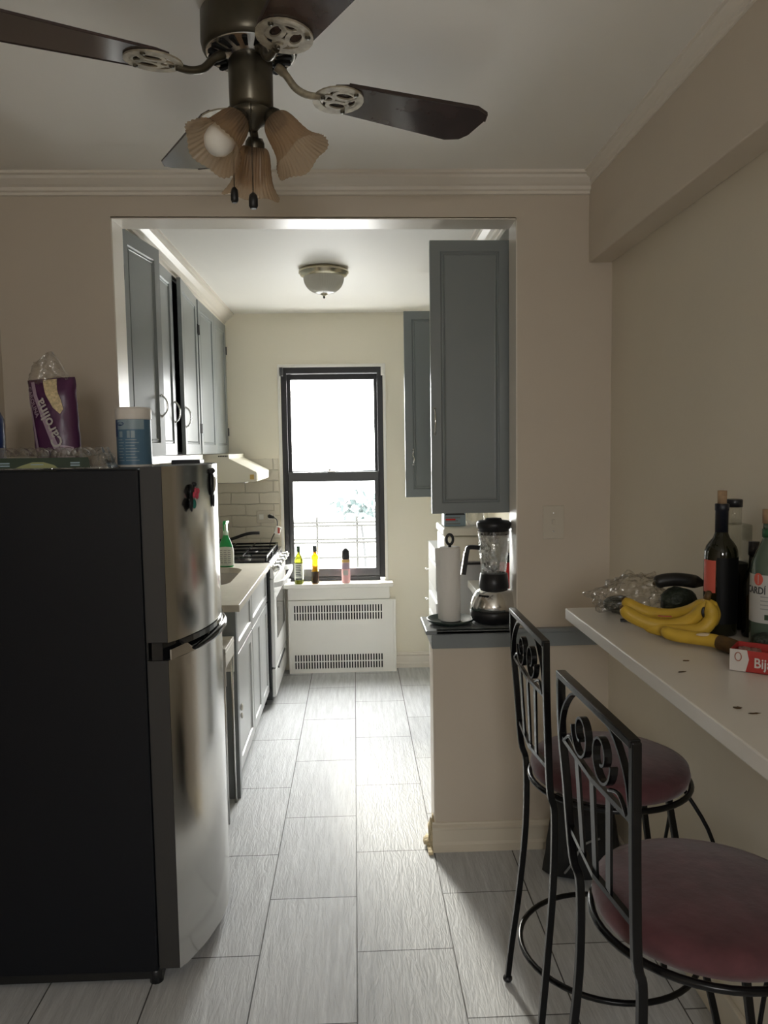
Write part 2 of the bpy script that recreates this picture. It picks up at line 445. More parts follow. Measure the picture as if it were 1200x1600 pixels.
# kitchen walls
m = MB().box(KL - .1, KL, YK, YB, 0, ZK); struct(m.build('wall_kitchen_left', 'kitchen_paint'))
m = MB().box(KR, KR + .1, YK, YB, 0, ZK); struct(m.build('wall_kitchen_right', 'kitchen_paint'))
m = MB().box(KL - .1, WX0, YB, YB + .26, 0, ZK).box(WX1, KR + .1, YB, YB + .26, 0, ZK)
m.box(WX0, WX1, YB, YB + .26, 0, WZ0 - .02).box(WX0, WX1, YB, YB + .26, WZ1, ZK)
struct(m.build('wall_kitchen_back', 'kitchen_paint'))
# ceiling beam along the right wall
m = MB().box(.890, XR, YR, YF, 2.262, ZC); struct(m.build('wall_beam', 'wall_paint', bevel=.004))

def crown(path_pts, side, top, scale, name, k='trim_paint'):
    """stepped cove swept along a straight run; side = unit vector away from the wall"""
    prof = [(0, 0), (.070, 0), (.070, -.010), (.058, -.014), (.054, -.024), (.034, -.040), (.022, -.046), (.020, -.058), (.010, -.062), (.010, -.072), (0, -.074)]
    a, b = Vector(path_pts[0]), Vector(path_pts[1]); s = Vector(side); mb = MB(); n = len(prof)
    vs = [a + s * (u * scale) + Vector((0, 0, v * scale + top)) for u, v in prof] + [b + s * (u * scale) + Vector((0, 0, v * scale + top)) for u, v in prof]
    mb.add(vs, [tuple(range(n)), tuple(range(2 * n - 1, n - 1, -1))] + [(i, n + i, n + (i + 1) % n, (i + 1) % n) for i in range(n)])
    return struct(mb.build(name, k))
crown([(XL, YF, 0), (.890, YF, 0)], (0, -1, 0), ZC, .95, 'trim_2')
crown([(.890, YF, 0), (.890, YR, 0)], (-1, 0, 0), ZC, .55, 'trim_3')
crown([(-.893, YK + .002, 0), (-.893, YB, 0)], (1, 0, 0), ZK, 1.1, 'trim_4')
crown([(.625, YK + .06, 0), (.625, 3.9, 0)], (-1, 0, 0), ZK, 1.1, 'trim_5')

# baseboards
def baseboard(x0, x1, y, name, k='trim_paint'):
    m = MB()
    m.prism([(y, 0), (y - .022, 0), (y - .022, .030), (y - .016, .040), (y - .014, .085), (y - .018, .092), (y - .018, .098), (y - .008, .106), (y - .006, .112), (y, .114)], x0, x1, 'x')
    struct(m.build(name, k))
baseboard(.282, .977, YF, 'baseboard_half_wall', 'wall_paint_lit')
baseboard(.278, .94, YB, 'baseboard_back')
m = MB().box(XR - .016, XR, YR, YF - .024, 0, .11); struct(m.build('baseboard_right', 'wall_paint_lit', bevel=.004))
# grey wood cap on the half wall, and the apron that runs on along the wall
m = MB().box(.262, .619, 2.912, 3.17, .868, .884); m.box(.300, XR, 2.912, YF - .001, .868, .884)
struct(m.build('trim_6', 'cap_grey', bevel=.004))
m = MB().box(.285, XR, 2.921, YF - .001, .812, .868); m.box(.285, .619, YF, 3.16, .812, .868)
struct(m.build('trim_7', 'cap_grey', bevel=.003))
# crumbling plaster at the foot of the half wall's end
m = MB().ball((.282, 2.975, .06), .022, 12, (.55, 1.2, 2.9), .8).ball((.275, 2.99, .015), .02, 10, (1.1, 1.8, .7), .8)
tag(m.build('broken_plaster', 'plaster'), 'crumbled yellowish plaster at the foot of the half wall end', 'plaster')
m = MB().box(.262, .281, 2.90, 3.0, 0, .012)
tag(m.build('mosaic_strip', 'plaster', bevel=.002), 'narrow broken mosaic tile strip on floor by the half wall corner', 'tile')

# brick-look tile on the kitchen wall behind the stove
m = MB().box(KL + .001, WX0 - .03, YB - .010, YB - .0005, 0, 1.523)
struct(m.build('wall_tiles', 'brick'))
m = MB().box(KL + .0005, KL + .010, 3.43, YB - .011, .9, 1.523); struct(m.build('wall_tiles', 'brick'))

# ------------------------------------------------------------------ window
win = bpy.data.objects.new('window_1', None); C.objects.link(win); win.location = (-.147, YB, WZ0); struct(win); FO['window_1'] = Vector(win.location)
m = MB()   # white reveal and casing strip
c = .020
m.box(WX0 - c, WX0, YB - .012, YB + .12, WZ0 - .02, WZ1 + c).box(WX1, WX1 + c, YB - .012, YB + .12, WZ0 - .02, WZ1 + c)
m.box(WX0, WX1, YB - .012, YB + .12, WZ1, WZ1 + c)
m.build('casing', 'white_gloss', win, bevel=.002)
m = MB(); f = .034; y0, y1 = YB + .012, YB + .11
m.box(WX0, WX0 + f, y0, y1, WZ0, WZ1).box(WX1 - f, WX1, y0, y1, WZ0, WZ1).box(WX0 + f, WX1 - f, y0, y1, WZ1 - .040, WZ1).box(WX0 + f, WX1 - f, y0, y1, WZ0 - .018, WZ0 + .012)
for x in (WX0 + f, WX1 - f - .006): m.box(x, x + .006, y0 - .004, y0 + .006, WZ0, WZ1 - .04)
m.build('outer_frame', 'frame_black', win, bevel=.002)
def sash(name, z0, z1, ya, yb, st, rt, rb, k):
    a, b = WX0 + f, WX1 - f
    m = MB().box(a, a + st, ya, yb, z0, z1).box(b - st, b, ya, yb, z0, z1).box(a + st, b - st, ya, yb, z0, z0 + rb).box(a + st, b - st, ya, yb, z1 - rt, z1)
    m.box(a + st - .006, a + st, ya - .003, ya + .004, z0 + rb, z1 - rt)
    s_ = m.build(name, k, win, bevel=.002)
    g = MB().box(a + st, b - st, (ya + yb) / 2 - .002, (ya + yb) / 2 + .002, z0 + rb, z1 - rt)
    g.build('pane', 'pane', s_)
sash('upper_sash', 1.395, WZ1 - .042, YB + .065, YB + .10, .028, .040, .034, 'frame_black')
sash('lower_sash', WZ0 + .013, 1.422, YB + .018, YB + .055, .032, .068, .056, 'sash_grey')
m = MB().box(-.19, -.135, YB + .005, YB + .03, 1.422, 1.432).cyl((-.175, YB + .018, 1.43), (-.175, YB + .018, 1.445), .008, .008, 12).box(-.182, -.14, YB + .012, YB + .022, 1.438, 1.445)
m.build('sash_latch', 'chrome', win, bevel=.001)
for x in (WX0 - .004, WX1 - .012):
    m = MB().box(x, x + .022, YB - .030, YB + .01, WZ1 - .062, WZ1 - .002).box(x + .004, x + .018, YB - .036, YB - .03, WZ1 - .05, WZ1 - .02)
    m.build('blind_bracket', 'white_gloss' if x > 0 else 'sash_grey', win, bevel=.002)
m = MB().box(WX0 - .03, WX1 + .05, YB - .125, YB + .012, .612, .642)
m.build('window_sill', 'white_gloss', win, bevel=.004)
w2 = bpy.data.objects.new('window_added', None); C.objects.link(w2); w2.location = (0, YR, RZ0); struct(w2); FO['window_added'] = Vector(w2.location)  # added window behind the camera, there only to let fill light in
m = MB().box(RX0, RX0 + .05, YR - .08, YR - .03, RZ0, RZ1).box(RX1 - .05, RX1, YR - .08, YR - .03, RZ0, RZ1).box(RX0, RX1, YR - .08, YR - .03, RZ0, RZ0 + .05).box(RX0, RX1, YR - .08, YR - .03, RZ1 - .05, RZ1)
m.build('added_window_frame', 'sash_grey', w2)

# fire-escape railing outside and a treetop
t = thing('fire_escape_railing', 'thin metal fire escape railing outside behind the lower window pane', 'railing', (-.1, 6.9, .1))
m = MB()
for z in (.925, .895, .775, .745, .61): m.box(-.75, .45, 6.89, 6.905, z, z + .018)
m.build('rail', 'rail_paint', t)
for x in (-.35, .005):
    MB().box(x, x + .020, 6.905, 6.925, .1, .985).build('post', 'rail_paint', t)
m = MB().box(-.9, .7, 6.85, 7.6, .06, .1); m.build('platform', 'rail_paint', t)
m = MB()
for k in range(170):
    a = random.uniform(0, 2 * PI); u = random.uniform(-1, 1); r = random.random() ** .5
    cx, cy, cz = .15 + .62 * r * math.cos(a), 15.5 + .6 * r * math.sin(a), .42 + .30 * u * (1 - r * .6)
    d1 = Vector((random.uniform(-1, 1), random.uniform(-1, 1), random.uniform(-1, 1))).normalized() * .10; d2 = Vector((random.uniform(-1, 1), random.uniform(-1, 1), random.uniform(-1, 1))).normalized() * .06
    p = Vector((cx, cy, cz)); m.add([p, p + d1 + d2, p + d1 * 2, p + d1 - d2], [(0, 1, 2, 3)])
tr = thing('tree', 'pale washed out treetop seen through lower window pane above the railing', 'tree', (.15, 15.5, -4))
m.build('foliage', 'leaf', tr)
MB().tube(spline([(.15, 15.5, -4), (.2, 15.5, -1), (.12, 15.5, .1)]), .03).build('trunk', 'rail_paint', tr)

# ------------------------------------------------------------------ radiator cover
t = thing('radiator_cover', 'cream metal radiator cover with two rows of slots below the window', 'radiator cover', (-.1, 5.45, 0))
y = 5.425; x0, x1 = -.480, .270; sx0, sx1 = -.452, .178
m = MB(); zr = [(.030, .132), (.380, .486)]
m.box(x0, sx0, y, y + .012, 0, .512).box(sx1, x1, y, y + .012, 0, .512)
for a, b in ((0, .030), (.132, .380), (.486, .512)): m.box(sx0, sx1, y, y + .012, a, b)
N = 33; p = (sx1 - sx0) / N
for za, zb in zr:
    for k in range(N): m.box(sx0 + k * p, sx0 + k * p + p * .50, y, y + .012, za, zb)
    m.box(sx0, sx1, y + .002, y + .011, (za + zb) / 2 - .003, (za + zb) / 2 + .003)
m.build('front_panel', 'white_gloss', t)
m = MB().box(x0 - .004, x0 + .010, y - .006, y + .09, 0, .520).box(x1 - .012, x1 + .006, y - .006, y + .09, 0, .520).box(x0, x1, y - .006, y + .09, .508, .522)
m.build('side_frame', 'white_gloss', t, bevel=.002)
MB().box(x0 + .02, x1 - .02, y + .0125, y + .05, .01, .5).build('slot_shade', 'slot_dark', t)  # near-black sheet standing in for the shade inside the cover
m = MB().box(-.485, .235, 5.432, 5.522, .524, .611)
tag(m.build('sill_box', 'white_gloss', bevel=.003), 'cream boxed apron between window sill and radiator cover', 'panel')

# ------------------------------------------------------------------ cabinets
def door_mb(w, h, t=.020, kind='raised', left=True, fr=.055):
    """slab with moulded panel, x 0..w (or -w..0), front at y=0 facing -y"""
    a = 0 if left else -w
    if kind == 'raised': st = [(0, 0), (fr, 0), (fr + .004, .006), (fr + .009, .006), (fr + .013, .001), (fr + .016, .005), (fr + .02, .006)]
    else: st = [(0, 0), (fr, 0), (fr + .003, .008), (fr + .006, .008)]
    return MB().rings([(a + d, a + w - d, d, h - d, y) for d, y in st], back=t)
def handle_mb(z0, z1, x=0, out=.023, r=.0042, wave=0):
    pts = [(x, 0, z0), (x, -out * .6, z0 + .012), (x + wave, -out, (z0 * .65 + z1 * .35)), (x - wave, -out, (z0 * .35 + z1 * .65)), (x, -out * .6, z1 - .012), (x, 0, z1)]
    return MB().tube(spline(pts, 5), r, 8).ball((x, 0, z0), .007, 8, (1, .5, 1)).ball((x, 0, z1), .007, 8, (1, .5, 1))
def add_door(parent, w, h, mtx, kind='raised', left=True, k='cabinet_grey', handle=None, hinges=True, fr=.055, name='door', hz=(.14, .25), wave=0):
    d = door_mb(w, h, kind=kind, left=left, fr=fr).xf(mtx).build(name, k, parent, bevel=.0015)
    if handle is not None: handle_mb(hz[0], hz[1], handle, wave=wave).xf(mtx).build('handle', 'chrome', d)
    if hinges:
        for z in (.12, h - .2):
            x = 0 if left else 0
            MB().box(x - .006, x + .006, -.006, .012, z, z + .055).xf(mtx).build('hinge', 'hinge_black', d)
    return d
DX = -.875; ZB, ZT = 1.565, 2.445; H = ZT - ZB
def left_upper(y0, y1, label, zb=ZB):
    t = thing('wall_cabinet', label, 'cabinet', (-1.03, (y0 + y1) / 2, zb), group='grey wall cabinets along the left kitchen wall')
    m = MB(); x0, x1 = KL + .012, DX - .022
    m.box(x0, x1, y0, y0 + .016, zb, ZT + .01).box(x0, x1, y1 - .016, y1, zb, ZT + .01).box(x0, x1, y0, y1, zb, zb + .016).box(x0, x1, y0, y1, ZT - .006, ZT + .01).box(x0, x0 + .01, y0, y1, zb, ZT)
    m.box(x0, x1 - .01, y0, y1, 1.98, 1.996)
    m.box(x1 - .001, x1 + .001, y0, y0 + .03, zb, ZT).box(x1 - .001, x1 + .001, y1 - .03, y1, zb, ZT)
    m.build('body', 'cabinet_grey', t, bevel=.001)
    return t
t = left_upper(3.085, 3.93, 'grey wall cabinet nearest the opening, its first door ajar')
add_door(t, .37, H, T(DX - .002, 3.09, ZB) @ RZ(R(90 - 8.5)), left=True, handle=.37 - .028, hz=(.17, .26))
add_door(t, .45, H, T(DX, 3.915, ZB) @ RZ(R(90)), left=False, handle=-.45 + .42, hinges=False, hz=(.16, .26))
t = left_upper(3.945, 4.525, 'grey wall cabinet in the middle of the row, single door slightly open')
add_door(t, .535, H, T(DX, 4.515, ZB) @ RZ(R(90 + 3.0)), left=False, handle=-.535 + .03, hz=(.14, .24))
t = left_upper(4.54, 5.505, 'grey double-door wall cabinet above the range hood')
add_door(t, .49, H, T(DX, 4.55, ZB) @ RZ(R(90)), left=True)
add_door(t, .455, H, T(DX, 5.498, ZB) @ RZ(R(90)), left=False, hinges=True)
m = MB().box(KL + .015, DX + .003, 3.09, 4.535, 1.528, 1.563)
tag(m.build('light_valance', 'white_gloss', bevel=.002), 'white strip under the grey wall cabinets beside range hood', 'trim board')
m = MB().box(KL + .015, DX - .02, 3.085, 5.505, ZT + .012, ZK - .001)
struct(m.build('wall_soffit', 'trim_paint'))

def right_upper(y0, y1, zb, zt, label):
    t = thing('wall_cabinet', label, 'cabinet', (.79, (y0 + y1) / 2, zb), group='grey wall cabinets with open doors on the right kitchen wall')
    x0, x1 = .635, KR - .002; m = MB()
    m.box(x0, x1, y0, y0 + .016, zb, zt).box(x0, x1, y1 - .016, y1, zb, zt).box(x0, x1, y0, y1, zb, zb + .016).box(x0, x1, y0, y1, zt - .016, zt).box(x1 - .01, x1, y0, y1, zb, zt)
    for k in (1, 2): m.box(x0 + .01, x1, y0, y1, zb + k * .35, zb + k * .35 + .016)
    m.build('body', 'cabinet_grey', t, bevel=.001)
    return t
t = right_upper(3.145, 3.78, 1.316, 2.392, 'tall dark grey wall cabinet beside the opening with its door swung wide open')
add_door(t, .318, 1.076, T(.628, 3.118, 1.316) @ RZ(R(1.0)), left=False, handle=-.318 + .014, hz=(.32, .42), hinges=False, fr=.042)
t = right_upper(4.48, 5.1, 1.301, 2.352, 'farther grey wall cabinet with open door, partly hidden behind the tall near one')
add_door(t, .335, 1.05, T(.628, 4.452, 1.301) @ RZ(R(1)), left=False, handle=-.335 + .045, hz=(.19, .27), hinges=False, fr=.045, wave=.004)

# base cabinets on the left
BX = -.545
def base_cab(y0, y1, label, doors, drawers, lock=False):
    t = thing('base_cabinet', label, 'cabinet', (-.87, (y0 + y1) / 2, 0), group='light grey base cabinets under the counter')
    m = MB(); x0, x1 = KL + .01, BX - .021
    m.box(x0, x1, y0, y0 + .018, 0.1, .868).box(x0, x1, y1 - .018, y1, .1, .868).box(x0, x1, y0, y1, .1, .118).box(x0, x0 + .01, y0, y1, .1, .868)
    m.box(x0, x1 - .06, y0, y1, 0, .1).box(x1 - .02, x1, y0, y1, .655, .675)
    m.build('body', 'base_grey', t, bevel=.001)
    for (a, b, z0, z1, l) in doors:
        d = door_mb(b - a, z1 - z0, kind='shaker', fr=.05).xf(T(BX, a, z0) @ RZ(R(90))).build('door', 'base_grey', t, bevel=.0015)
        if l:
            MB().ball((BX + .006, a + .03, .40), .014, 10, (.5, .8, 1.3)).ball((BX + .006, a + .03, .36), .012, 10, (.5, .8, 1.2)).build('child_lock', 'white_gloss', d)
    for (a, b, z0, z1) in drawers:
        door_mb(b - a, z1 - z0, kind='shaker', fr=.04).xf(T(BX, a, z0) @ RZ(R(90))).build('drawer', 'base_grey', t, bevel=.0015)
    return t
base_cab(3.50, 4.00, 'light grey base cabinet at the near end of the counter with a child lock', [(3.505, 3.995, .105, .655, True)], [(3.505, 3.995, .665, .862)])
base_cab(4.005, 4.705, 'light grey base cabinet next to the stove with one wide drawer front over two doors', [(4.01, 4.353, .105, .655, False), (4.357, 4.70, .105, .655, False)], [(4.01, 4.70, .665, .862)])
m = MB().box(KL + .012, BX + .002, 3.452, 3.497, 0, .868)
t = tag(m.build('end_panel', 'cap_grey', bevel=.002), 'grey end panel closing the near side of the base cabinets', 'panel')
t2 = thing('storage_rack', 'white plastic rack edge showing behind the fridge handle, on the cabinet end', 'rack', (-.60, 3.30, .0))
m = MB()
m.box(-.64, -.548, 3.20, 3.425, .735, .745).box(-.64, -.55, 3.20, 3.206, .60, .76).box(-.64, -.55, 3.419, 3.425, .60, .76).box(-.555, -.549, 3.2, 3.425, .68, .76)
m.build('tray', 'white_gloss', t2, bevel=.002)
m = MB()
for (x, y_) in ((-.635, 3.21), (-.56, 3.21), (-.635, 3.415), (-.56, 3.415)): m.cyl((x, y_, 0), (x, y_, .74), .006, .006, 8)
m.build('frame', 'chrome', t2)
# worktop with the sink cut-out
CT = .90
x0, x1 = KL + .011, -.520; hx0, hx1, hy0, hy1 = -1.04, -.655, 3.92, 4.555
def rrect(xa, xb, ya, yb, r, n=6):
    P = []
    for cx, cy, a0 in ((xb - r, yb - r, 0), (xa + r, yb - r, 90), (xa + r, ya + r, 180), (xb - r, ya + r, 270)):
        for k in range(n + 1): a = R(a0 + 90 * k / n); P.append((cx + r * math.cos(a), cy + r * math.sin(a)))
    return P
inner = rrect(hx0, hx1, hy0, hy1, .12)
def outer_pt(p):
    cx, cy = (hx0 + hx1) / 2, (hy0 + hy1) / 2; d = Vector((p[0] - cx, p[1] - cy))
    s = min(((x1 - cx) / d.x if d.x > 1e-9 else 1e9), ((x0 - cx) / d.x if d.x < -1e-9 else 1e9), ((4.71 - cy) / d.y if d.y > 1e-9 else 1e9), ((3.425 - cy) / d.y if d.y < -1e-9 else 1e9))
    return (cx + d.x * s, cy + d.y * s)
ring = []; ins = []
cx, cy = (hx0 + hx1) / 2, (hy0 + hy1) / 2
corners = [(x1, 4.71), (x0, 4.71), (x0, 3.425), (x1, 3.425)]
n = len(inner); outer = [outer_pt(p) for p in inner]
# snap the nearest sample to every true corner
for cn in corners:
    k = min(range(n), key=lambda i: (outer[i][0] - cn[0]) ** 2 + (outer[i][1] - cn[1]) ** 2); outer[k] = cn
m = MB(); vs = []
for z in (CT, .868):
    vs += [(p[0], p[1], z) for p in inner] + [(p[0], p[1], z) for p in outer]
fs = []
for i in range(n):
    j = (i + 1) % n
    fs += [(i, j, n + j, n + i), (2 * n + i, 3 * n + i, 3 * n + j, 2 * n + j), (i, 2 * n + i, 2 * n + j, j), (n + i, n + j, 3 * n + j, 3 * n + i)]
m.add(vs, fs)
tag(m.build('countertop', 'counter_stone', bevel=.002), 'pale stone worktop with a cut out for the steel sink', 'countertop')
sk = rrect(hx0 - .004, hx1 + .004, hy0 - .004, hy1 + .004, .122); sb = rrect(hx0 + .03, hx1 - .03, hy0 + .03, hy1 - .03, .09)
m = MB(); n = len(sk); vs = [(p[0], p[1], .867) for p in sk] + [(p[0], p[1], .70) for p in sb]
m.add(vs, [(i, (i + 1) % n, n + (i + 1) % n, n + i) for i in range(n)] + [tuple(range(n, 2 * n))], True)
t = thing('sink', 'undermounted stainless steel sink basin set in the pale worktop', 'sink', ((hx0 + hx1) / 2, (hy0 + hy1) / 2, .7))
m.build('basin', 'sink_steel', t)
MB().lathe([(.0, .704), (.035, .704), (.042, .708), (.045, .703)], ((hx0 + hx1) / 2, (hy0 + hy1) / 2, 0), 20).build('drain', 'chrome', t)

# ------------------------------------------------------------------ stove
t = thing('gas_stove', 'white and black gas stove with silver knobs between counter and radiator', 'stove', (-.85, 5.1, 0))
sy0, sy1, sx0, sx1 = 4.728, 5.485, KL + .015, -.530
m = MB().box(sx0, sx1, sy0, sy1, .04, .885)
for (x, y_) in ((sx0 + .04, sy0 + .04), (sx1 - .06, sy0 + .04), (sx0 + .04, sy1 - .04), (sx1 - .06, sy1 - .04)): m.cyl((x, y_, 0), (x, y_, .05), .018, .018, 10)
m.build('body', 'black_gloss', t, bevel=.003)
m = MB().box(sx0, sx1 + .004, sy0 - .002, sy1, .886, .905)
m.build('cooktop', 'black_gloss', t, bevel=.004)
MB().box(sx0, sx0 + .03, sy0, sy1, .906, .945).build('back_guard', 'black_gloss', t, bevel=.003)
m = MB()   # slanted control panel
m.prism([(sx1 + .004, .80), (sx1 + .030, .80), (sx1 + .026, .84), (sx1 + .006, .898), (sx1 + .004, .898)], 0, 1, 'y')
m.v = [Vector((v.x, sy0 + v.y * (sy1 - sy0), v.z)) for v in m.v]
cp = m.build('control_panel', 'chrome', t, bevel=.002)
for k in range(5):
    yk = sy0 + .07 + k * (sy1 - sy0 - .14) / 4
    m = MB().lathe([(.026, 0), (.026, .008), (.021, .010), (.019, .034), (.016, .037), (0, .037)], (sx1 + .022, yk, .850), 20, axis=(1, 0, .32))
    m.box(-.004, .004, -.020, .020, .034, .046)
    kq = MB().lathe([(.026, 0), (.026, .008), (.021, .010), (.019, .034), (.016, .037), (0, .037)], (0, 0, 0), 20).box(-.0045, .0045, -.019, .019, .030, .044)
    kq.xf(T(sx1 + .022, yk, .850) @ RY(R(72))).build('knob', 'chrome', cp)
m = MB().box(sx1 + .001, sx1 + .026, sy0 + .004, sy1 - .004, .245, .792)
dr = m.build('oven_door', 'range_white', t, bevel=.004)
MB().box(sx1 + .0262, sx1 + .0285, sy0 + .13, sy1 - .13, .40, .66).build('window_glass', 'black_gloss', dr, bevel=.001)
hp = [(sx1 + .022, sy0 + .025, .755), (sx1 + .060, sy0 + .035, .762), (sx1 + .082, sy0 + .09, .768), (sx1 + .088, (sy0 + sy1) / 2, .77), (sx1 + .082, sy1 - .09, .768), (sx1 + .06, sy1 - .035, .762), (sx1 + .022, sy1 - .025, .755)]
MB().ribbon(spline(hp, 6), .034, .015, (0, 0, 1)).build('oven_handle', 'range_white', dr, bevel=.004)
m = MB().box(sx1 + .001, sx1 + .024, sy0 + .004, sy1 - .004, .06, .232)
d2 = m.build('warming_drawer', 'range_white', t, bevel=.004)
MB().box(sx1 + .0242, sx1 + .03, sy0 + .15, sy1 - .15, .20, .212).build('drawer_grip', 'black_plastic', d2)
for gy in (sy0 + .02, sy0 + .375):
    m = MB(); a, b = gy, gy + .355; xa, xb = sx0 + .05, sx1 - .015
    for x in (xa, (xa + xb) / 2, xb - .01): m.box(x, x + .010, a, b, .925, .937)
    for y_ in (a, (a + b) / 2 - .005, b - .012): m.box(xa, xb, y_, y_ + .010, .925, .937)
    for x in (xa + .15, xb - .16): m.box(x, x + .009, a + .04, b - .04, .927, .937)
    for x in (xa, xb - .012):
        for y_ in (a, b - .012): m.box(x, x + .012, y_, y_ + .012, .905, .926)
    m.build('grate', 'black_iron', t, bevel=.002)
for bx in (-1.03, -.70):
    for by in (sy0 + .19, sy0 + .56):
        MB().lathe([(.0, .918), (.03, .918), (.036, .914), (.036, .908), (.052, .906)], (bx, by, 0), 20).build('burner', 'sink_steel', t)
# pan on the far burner
t = thing('frying_pan', 'small black frying pan with upturned handle on the rear stove grate', 'pan', (-1.0, 5.30, .937))
m = MB().lathe([(0, .940), (.085, .940), (.105, .975), (.108, .975), (.090, .9375), (0, .9375)], (-1.0, 5.30, 0), 28)
m.build('pan_body', 'black_iron', t)
MB().tube(spline([(-.90, 5.31, .968), (-.83, 5.33, .985), (-.74, 5.35, 1.012), (-.66, 5.36, 1.015)], 5), [.008] * 4 + [.011] * 12, 8).build('pan_handle', 'black_plastic', t)

# range hood
t = thing('range_hood', 'cream under-cabinet range hood sloping forward above the stove', 'range hood', (-.9, 5.1, 1.385))
m = MB().prism([(KL + .012, 1.386), (-.735, 1.386), (-.598, 1.392), (-.598, 1.448), (-.765, 1.535), (-.765, 1.562), (KL + .012, 1.562)], 0, 1, 'y')
m.v = [Vector((v.x, 4.80 + v.y * .68, v.z)) for v in m.v]
m.build('hood_body', 'hood_cream', t, bevel=.003)
MB().box(-.5995, -.596, 4.83, 5.46, 1.398, 1.444).build('control_strip', 'hood_cream', t)
MB().box(-.64, -.615, 4.798, 4.8, 1.405, 1.435).build('sticker', 'gold', t)
m = MB()
for k in range(6): m.box(-.83 + k * .010, -.823 + k * .010, 4.797, 4.799, 1.545, 1.553)
m.build('vent_slots', 'slot_dark', t)
MB().box(-1.1, -.68, 4.86, 5.42, 1.380, 1.3855).build('filter', 'sink_steel', t)

# outlet with plug, cord and small adaptor
t = thing('wall_outlet', 'cream double outlet on the brick tile beside the window', 'outlet', (-.63, 5.505, 1.07))
m = MB().box(-.694, -.566, 5.503, 5.513, 1.070, 1.158)
m.build('cover_plate', 'switch_ivory', t, bevel=.003)
for x in (-.662, -.598):
    MB().box(x - .016, x + .016, 5.5, 5.504, 1.095, 1.133).build('socket', 'white_gloss', t, bevel=.002)
t = thing('power_cord', 'black plug and cord hanging from the outlet down to the stove', 'cord', (-.6, 5.49, 1.1))
m = MB().tube([(-.605, 5.5, 1.118), (-.600, 5.47, 1.118)], [.014, .013], 10).tube([(-.600, 5.474, 1.118), (-.570, 5.468, 1.112)], [.013, .008], 10)
m.build('plug', 'black_plastic', t)
MB().tube(spline([(-.575, 5.468, 1.114), (-.548, 5.465, 1.09), (-.553, 5.468, 1.03), (-.585, 5.474, .97), (-.607, 5.478, .908)], 6), .0035, 7).build('cable', 'black_plastic', t)
m = MB().box(-.02, .02, -.010, .010, -.028, .028).xf(T(-.545, 5.465, 1.02) @ RY(R(20)))
tb = m.build('adaptor', 'white_gloss', t, bevel=.004)
MB().box(-.545, -.53, 5.452, 5.4545, 1.0, 1.04).build('adaptor_sticker', 'wine_red_label', tb)

# green spray bottle
t = thing('spray_bottle', 'green trigger spray bottle with pale label on the worktop by the stove', 'bottle', (-.765, 4.59, .9))
cx, cy = -.765, 4.59
pf = [(.0, .901), (.040, .901), (.044, .906), (.044, .99), (.040, 1.02), (.026, 1.06), (.015, 1.085), (.0135, 1.10), (.0, 1.10)]
MB().lathe(pf, (cx, cy, 0), 28, squash=.62).build('bottle_body', 'green_plastic', t)
MB().lathe([(.0455, .908), (.0458, .99), (.042, 1.012), (.034, 1.032)], (cx, cy, 0), 28, squash=.64).build('label_band', 'label_pale', t)
m = MB()
for r_ in range(7):
    for q in range(3):
        a0 = -PI / 2 + R(-42 + q * 30); z = .925 + r_ * .012
        p = lambda a: (cx + .0468 * math.cos(a), cy + .0468 * .64 * math.sin(a) - .0004)
        a1 = a0 + R(22 - 4 * (r_ % 2)); (xa, ya), (xb, yb) = p(a0), p(a1)
        m.add([(xa, ya, z), (xb, yb, z), (xb, yb, z + .004), (xa, ya, z + .004)], [(0, 1, 2, 3)])
m.build('small_print', 'ink_grey', t)
m = MB().lathe([(.0155, 1.088), (.0155, 1.112), (.010, 1.114)], (cx, cy, 0), 20, close=True)
m.build('collar', 'pale_green', t)
m = MB().prism([(-.012, 1.112), (.012, 1.112), (.016, 1.150), (.040, 1.158), (.040, 1.170), (-.012, 1.172), (-.020, 1.160)], -.009, .009, 'y')
m.v = [Vector((cx + .2 * v.x + v.y, cy + v.x, v.z)) for v in m.v]
m.build('spray_head', 'green_plastic', t, bevel=.003)
MB().ribbon(spline([(cx + .003, cy - .028, 1.152), (cx + .006, cy - .036, 1.13), (cx + .004, cy - .028, 1.105)], 4), .012, .004, (1, 0, 0)).build('trigger', 'pale_green', t)

# ------------------------------------------------------------------ bottles on the sill
def sill_bottle(x, label, prof, k, cap, lab, name='bottle', labk='label_pale', sq=1, cat='bottle'):
    t = thing(name, label, cat, (x, 5.44, .642))
    MB().lathe(prof, (x, 5.44, .6425), 24, squash=sq, close=True).build('glass_body', k, t)
    if lab: MB().lathe([(lab[2], lab[0]), (lab[2], lab[1])], (x, 5.44, .6425), 24, squash=sq).build('label_band', labk, t)
    MB().lathe(cap[0], (x, 5.44, .6425), 16, close=True).build('cap', cap[1], t)
    return t
t = sill_bottle(-.402, 'squarish green olive oil bottle, leftmost on the window sill', [(.030, 0), (.032, .006), (.032, .165), (.026, .190), (.012, .212), (.0115, .232)], 'oil_green', ([(.013, .225), (.013, .268)], 'dark_green_cap'), (.03, .145, .0325))
m = MB()
for r_ in range(7): m.box(-.402 - .020, -.402 + .018 - .003 * (r_ % 3), 5.4065, 5.4072, .70 + r_ * .012, .705 + r_ * .012)
m.box(-.402 - .022, -.402 + .022, 5.4062, 5.4072, .675, .685); m.build('small_print', 'ink_dark', t)
t = sill_bottle(-.288, 'slim amber bottle with dark bottom half, second from left on window sill', [(.024, 0), (.026, .006), (.026, .088), (.022, .092), (.022, .165), (.027, .178), (.026, .195), (.014, .208), (.0125, .232)], 'oil_amber', ([(.0145, .225), (.0145, .268)], 'ink_dark'), None)
MB().lathe([(.0265, .003), (.0268, .012), (.0268, .082), (.0255, .088)], (-.288, 5.44, .6425), 24).build('dark_wrap', 'dark_soy', t)
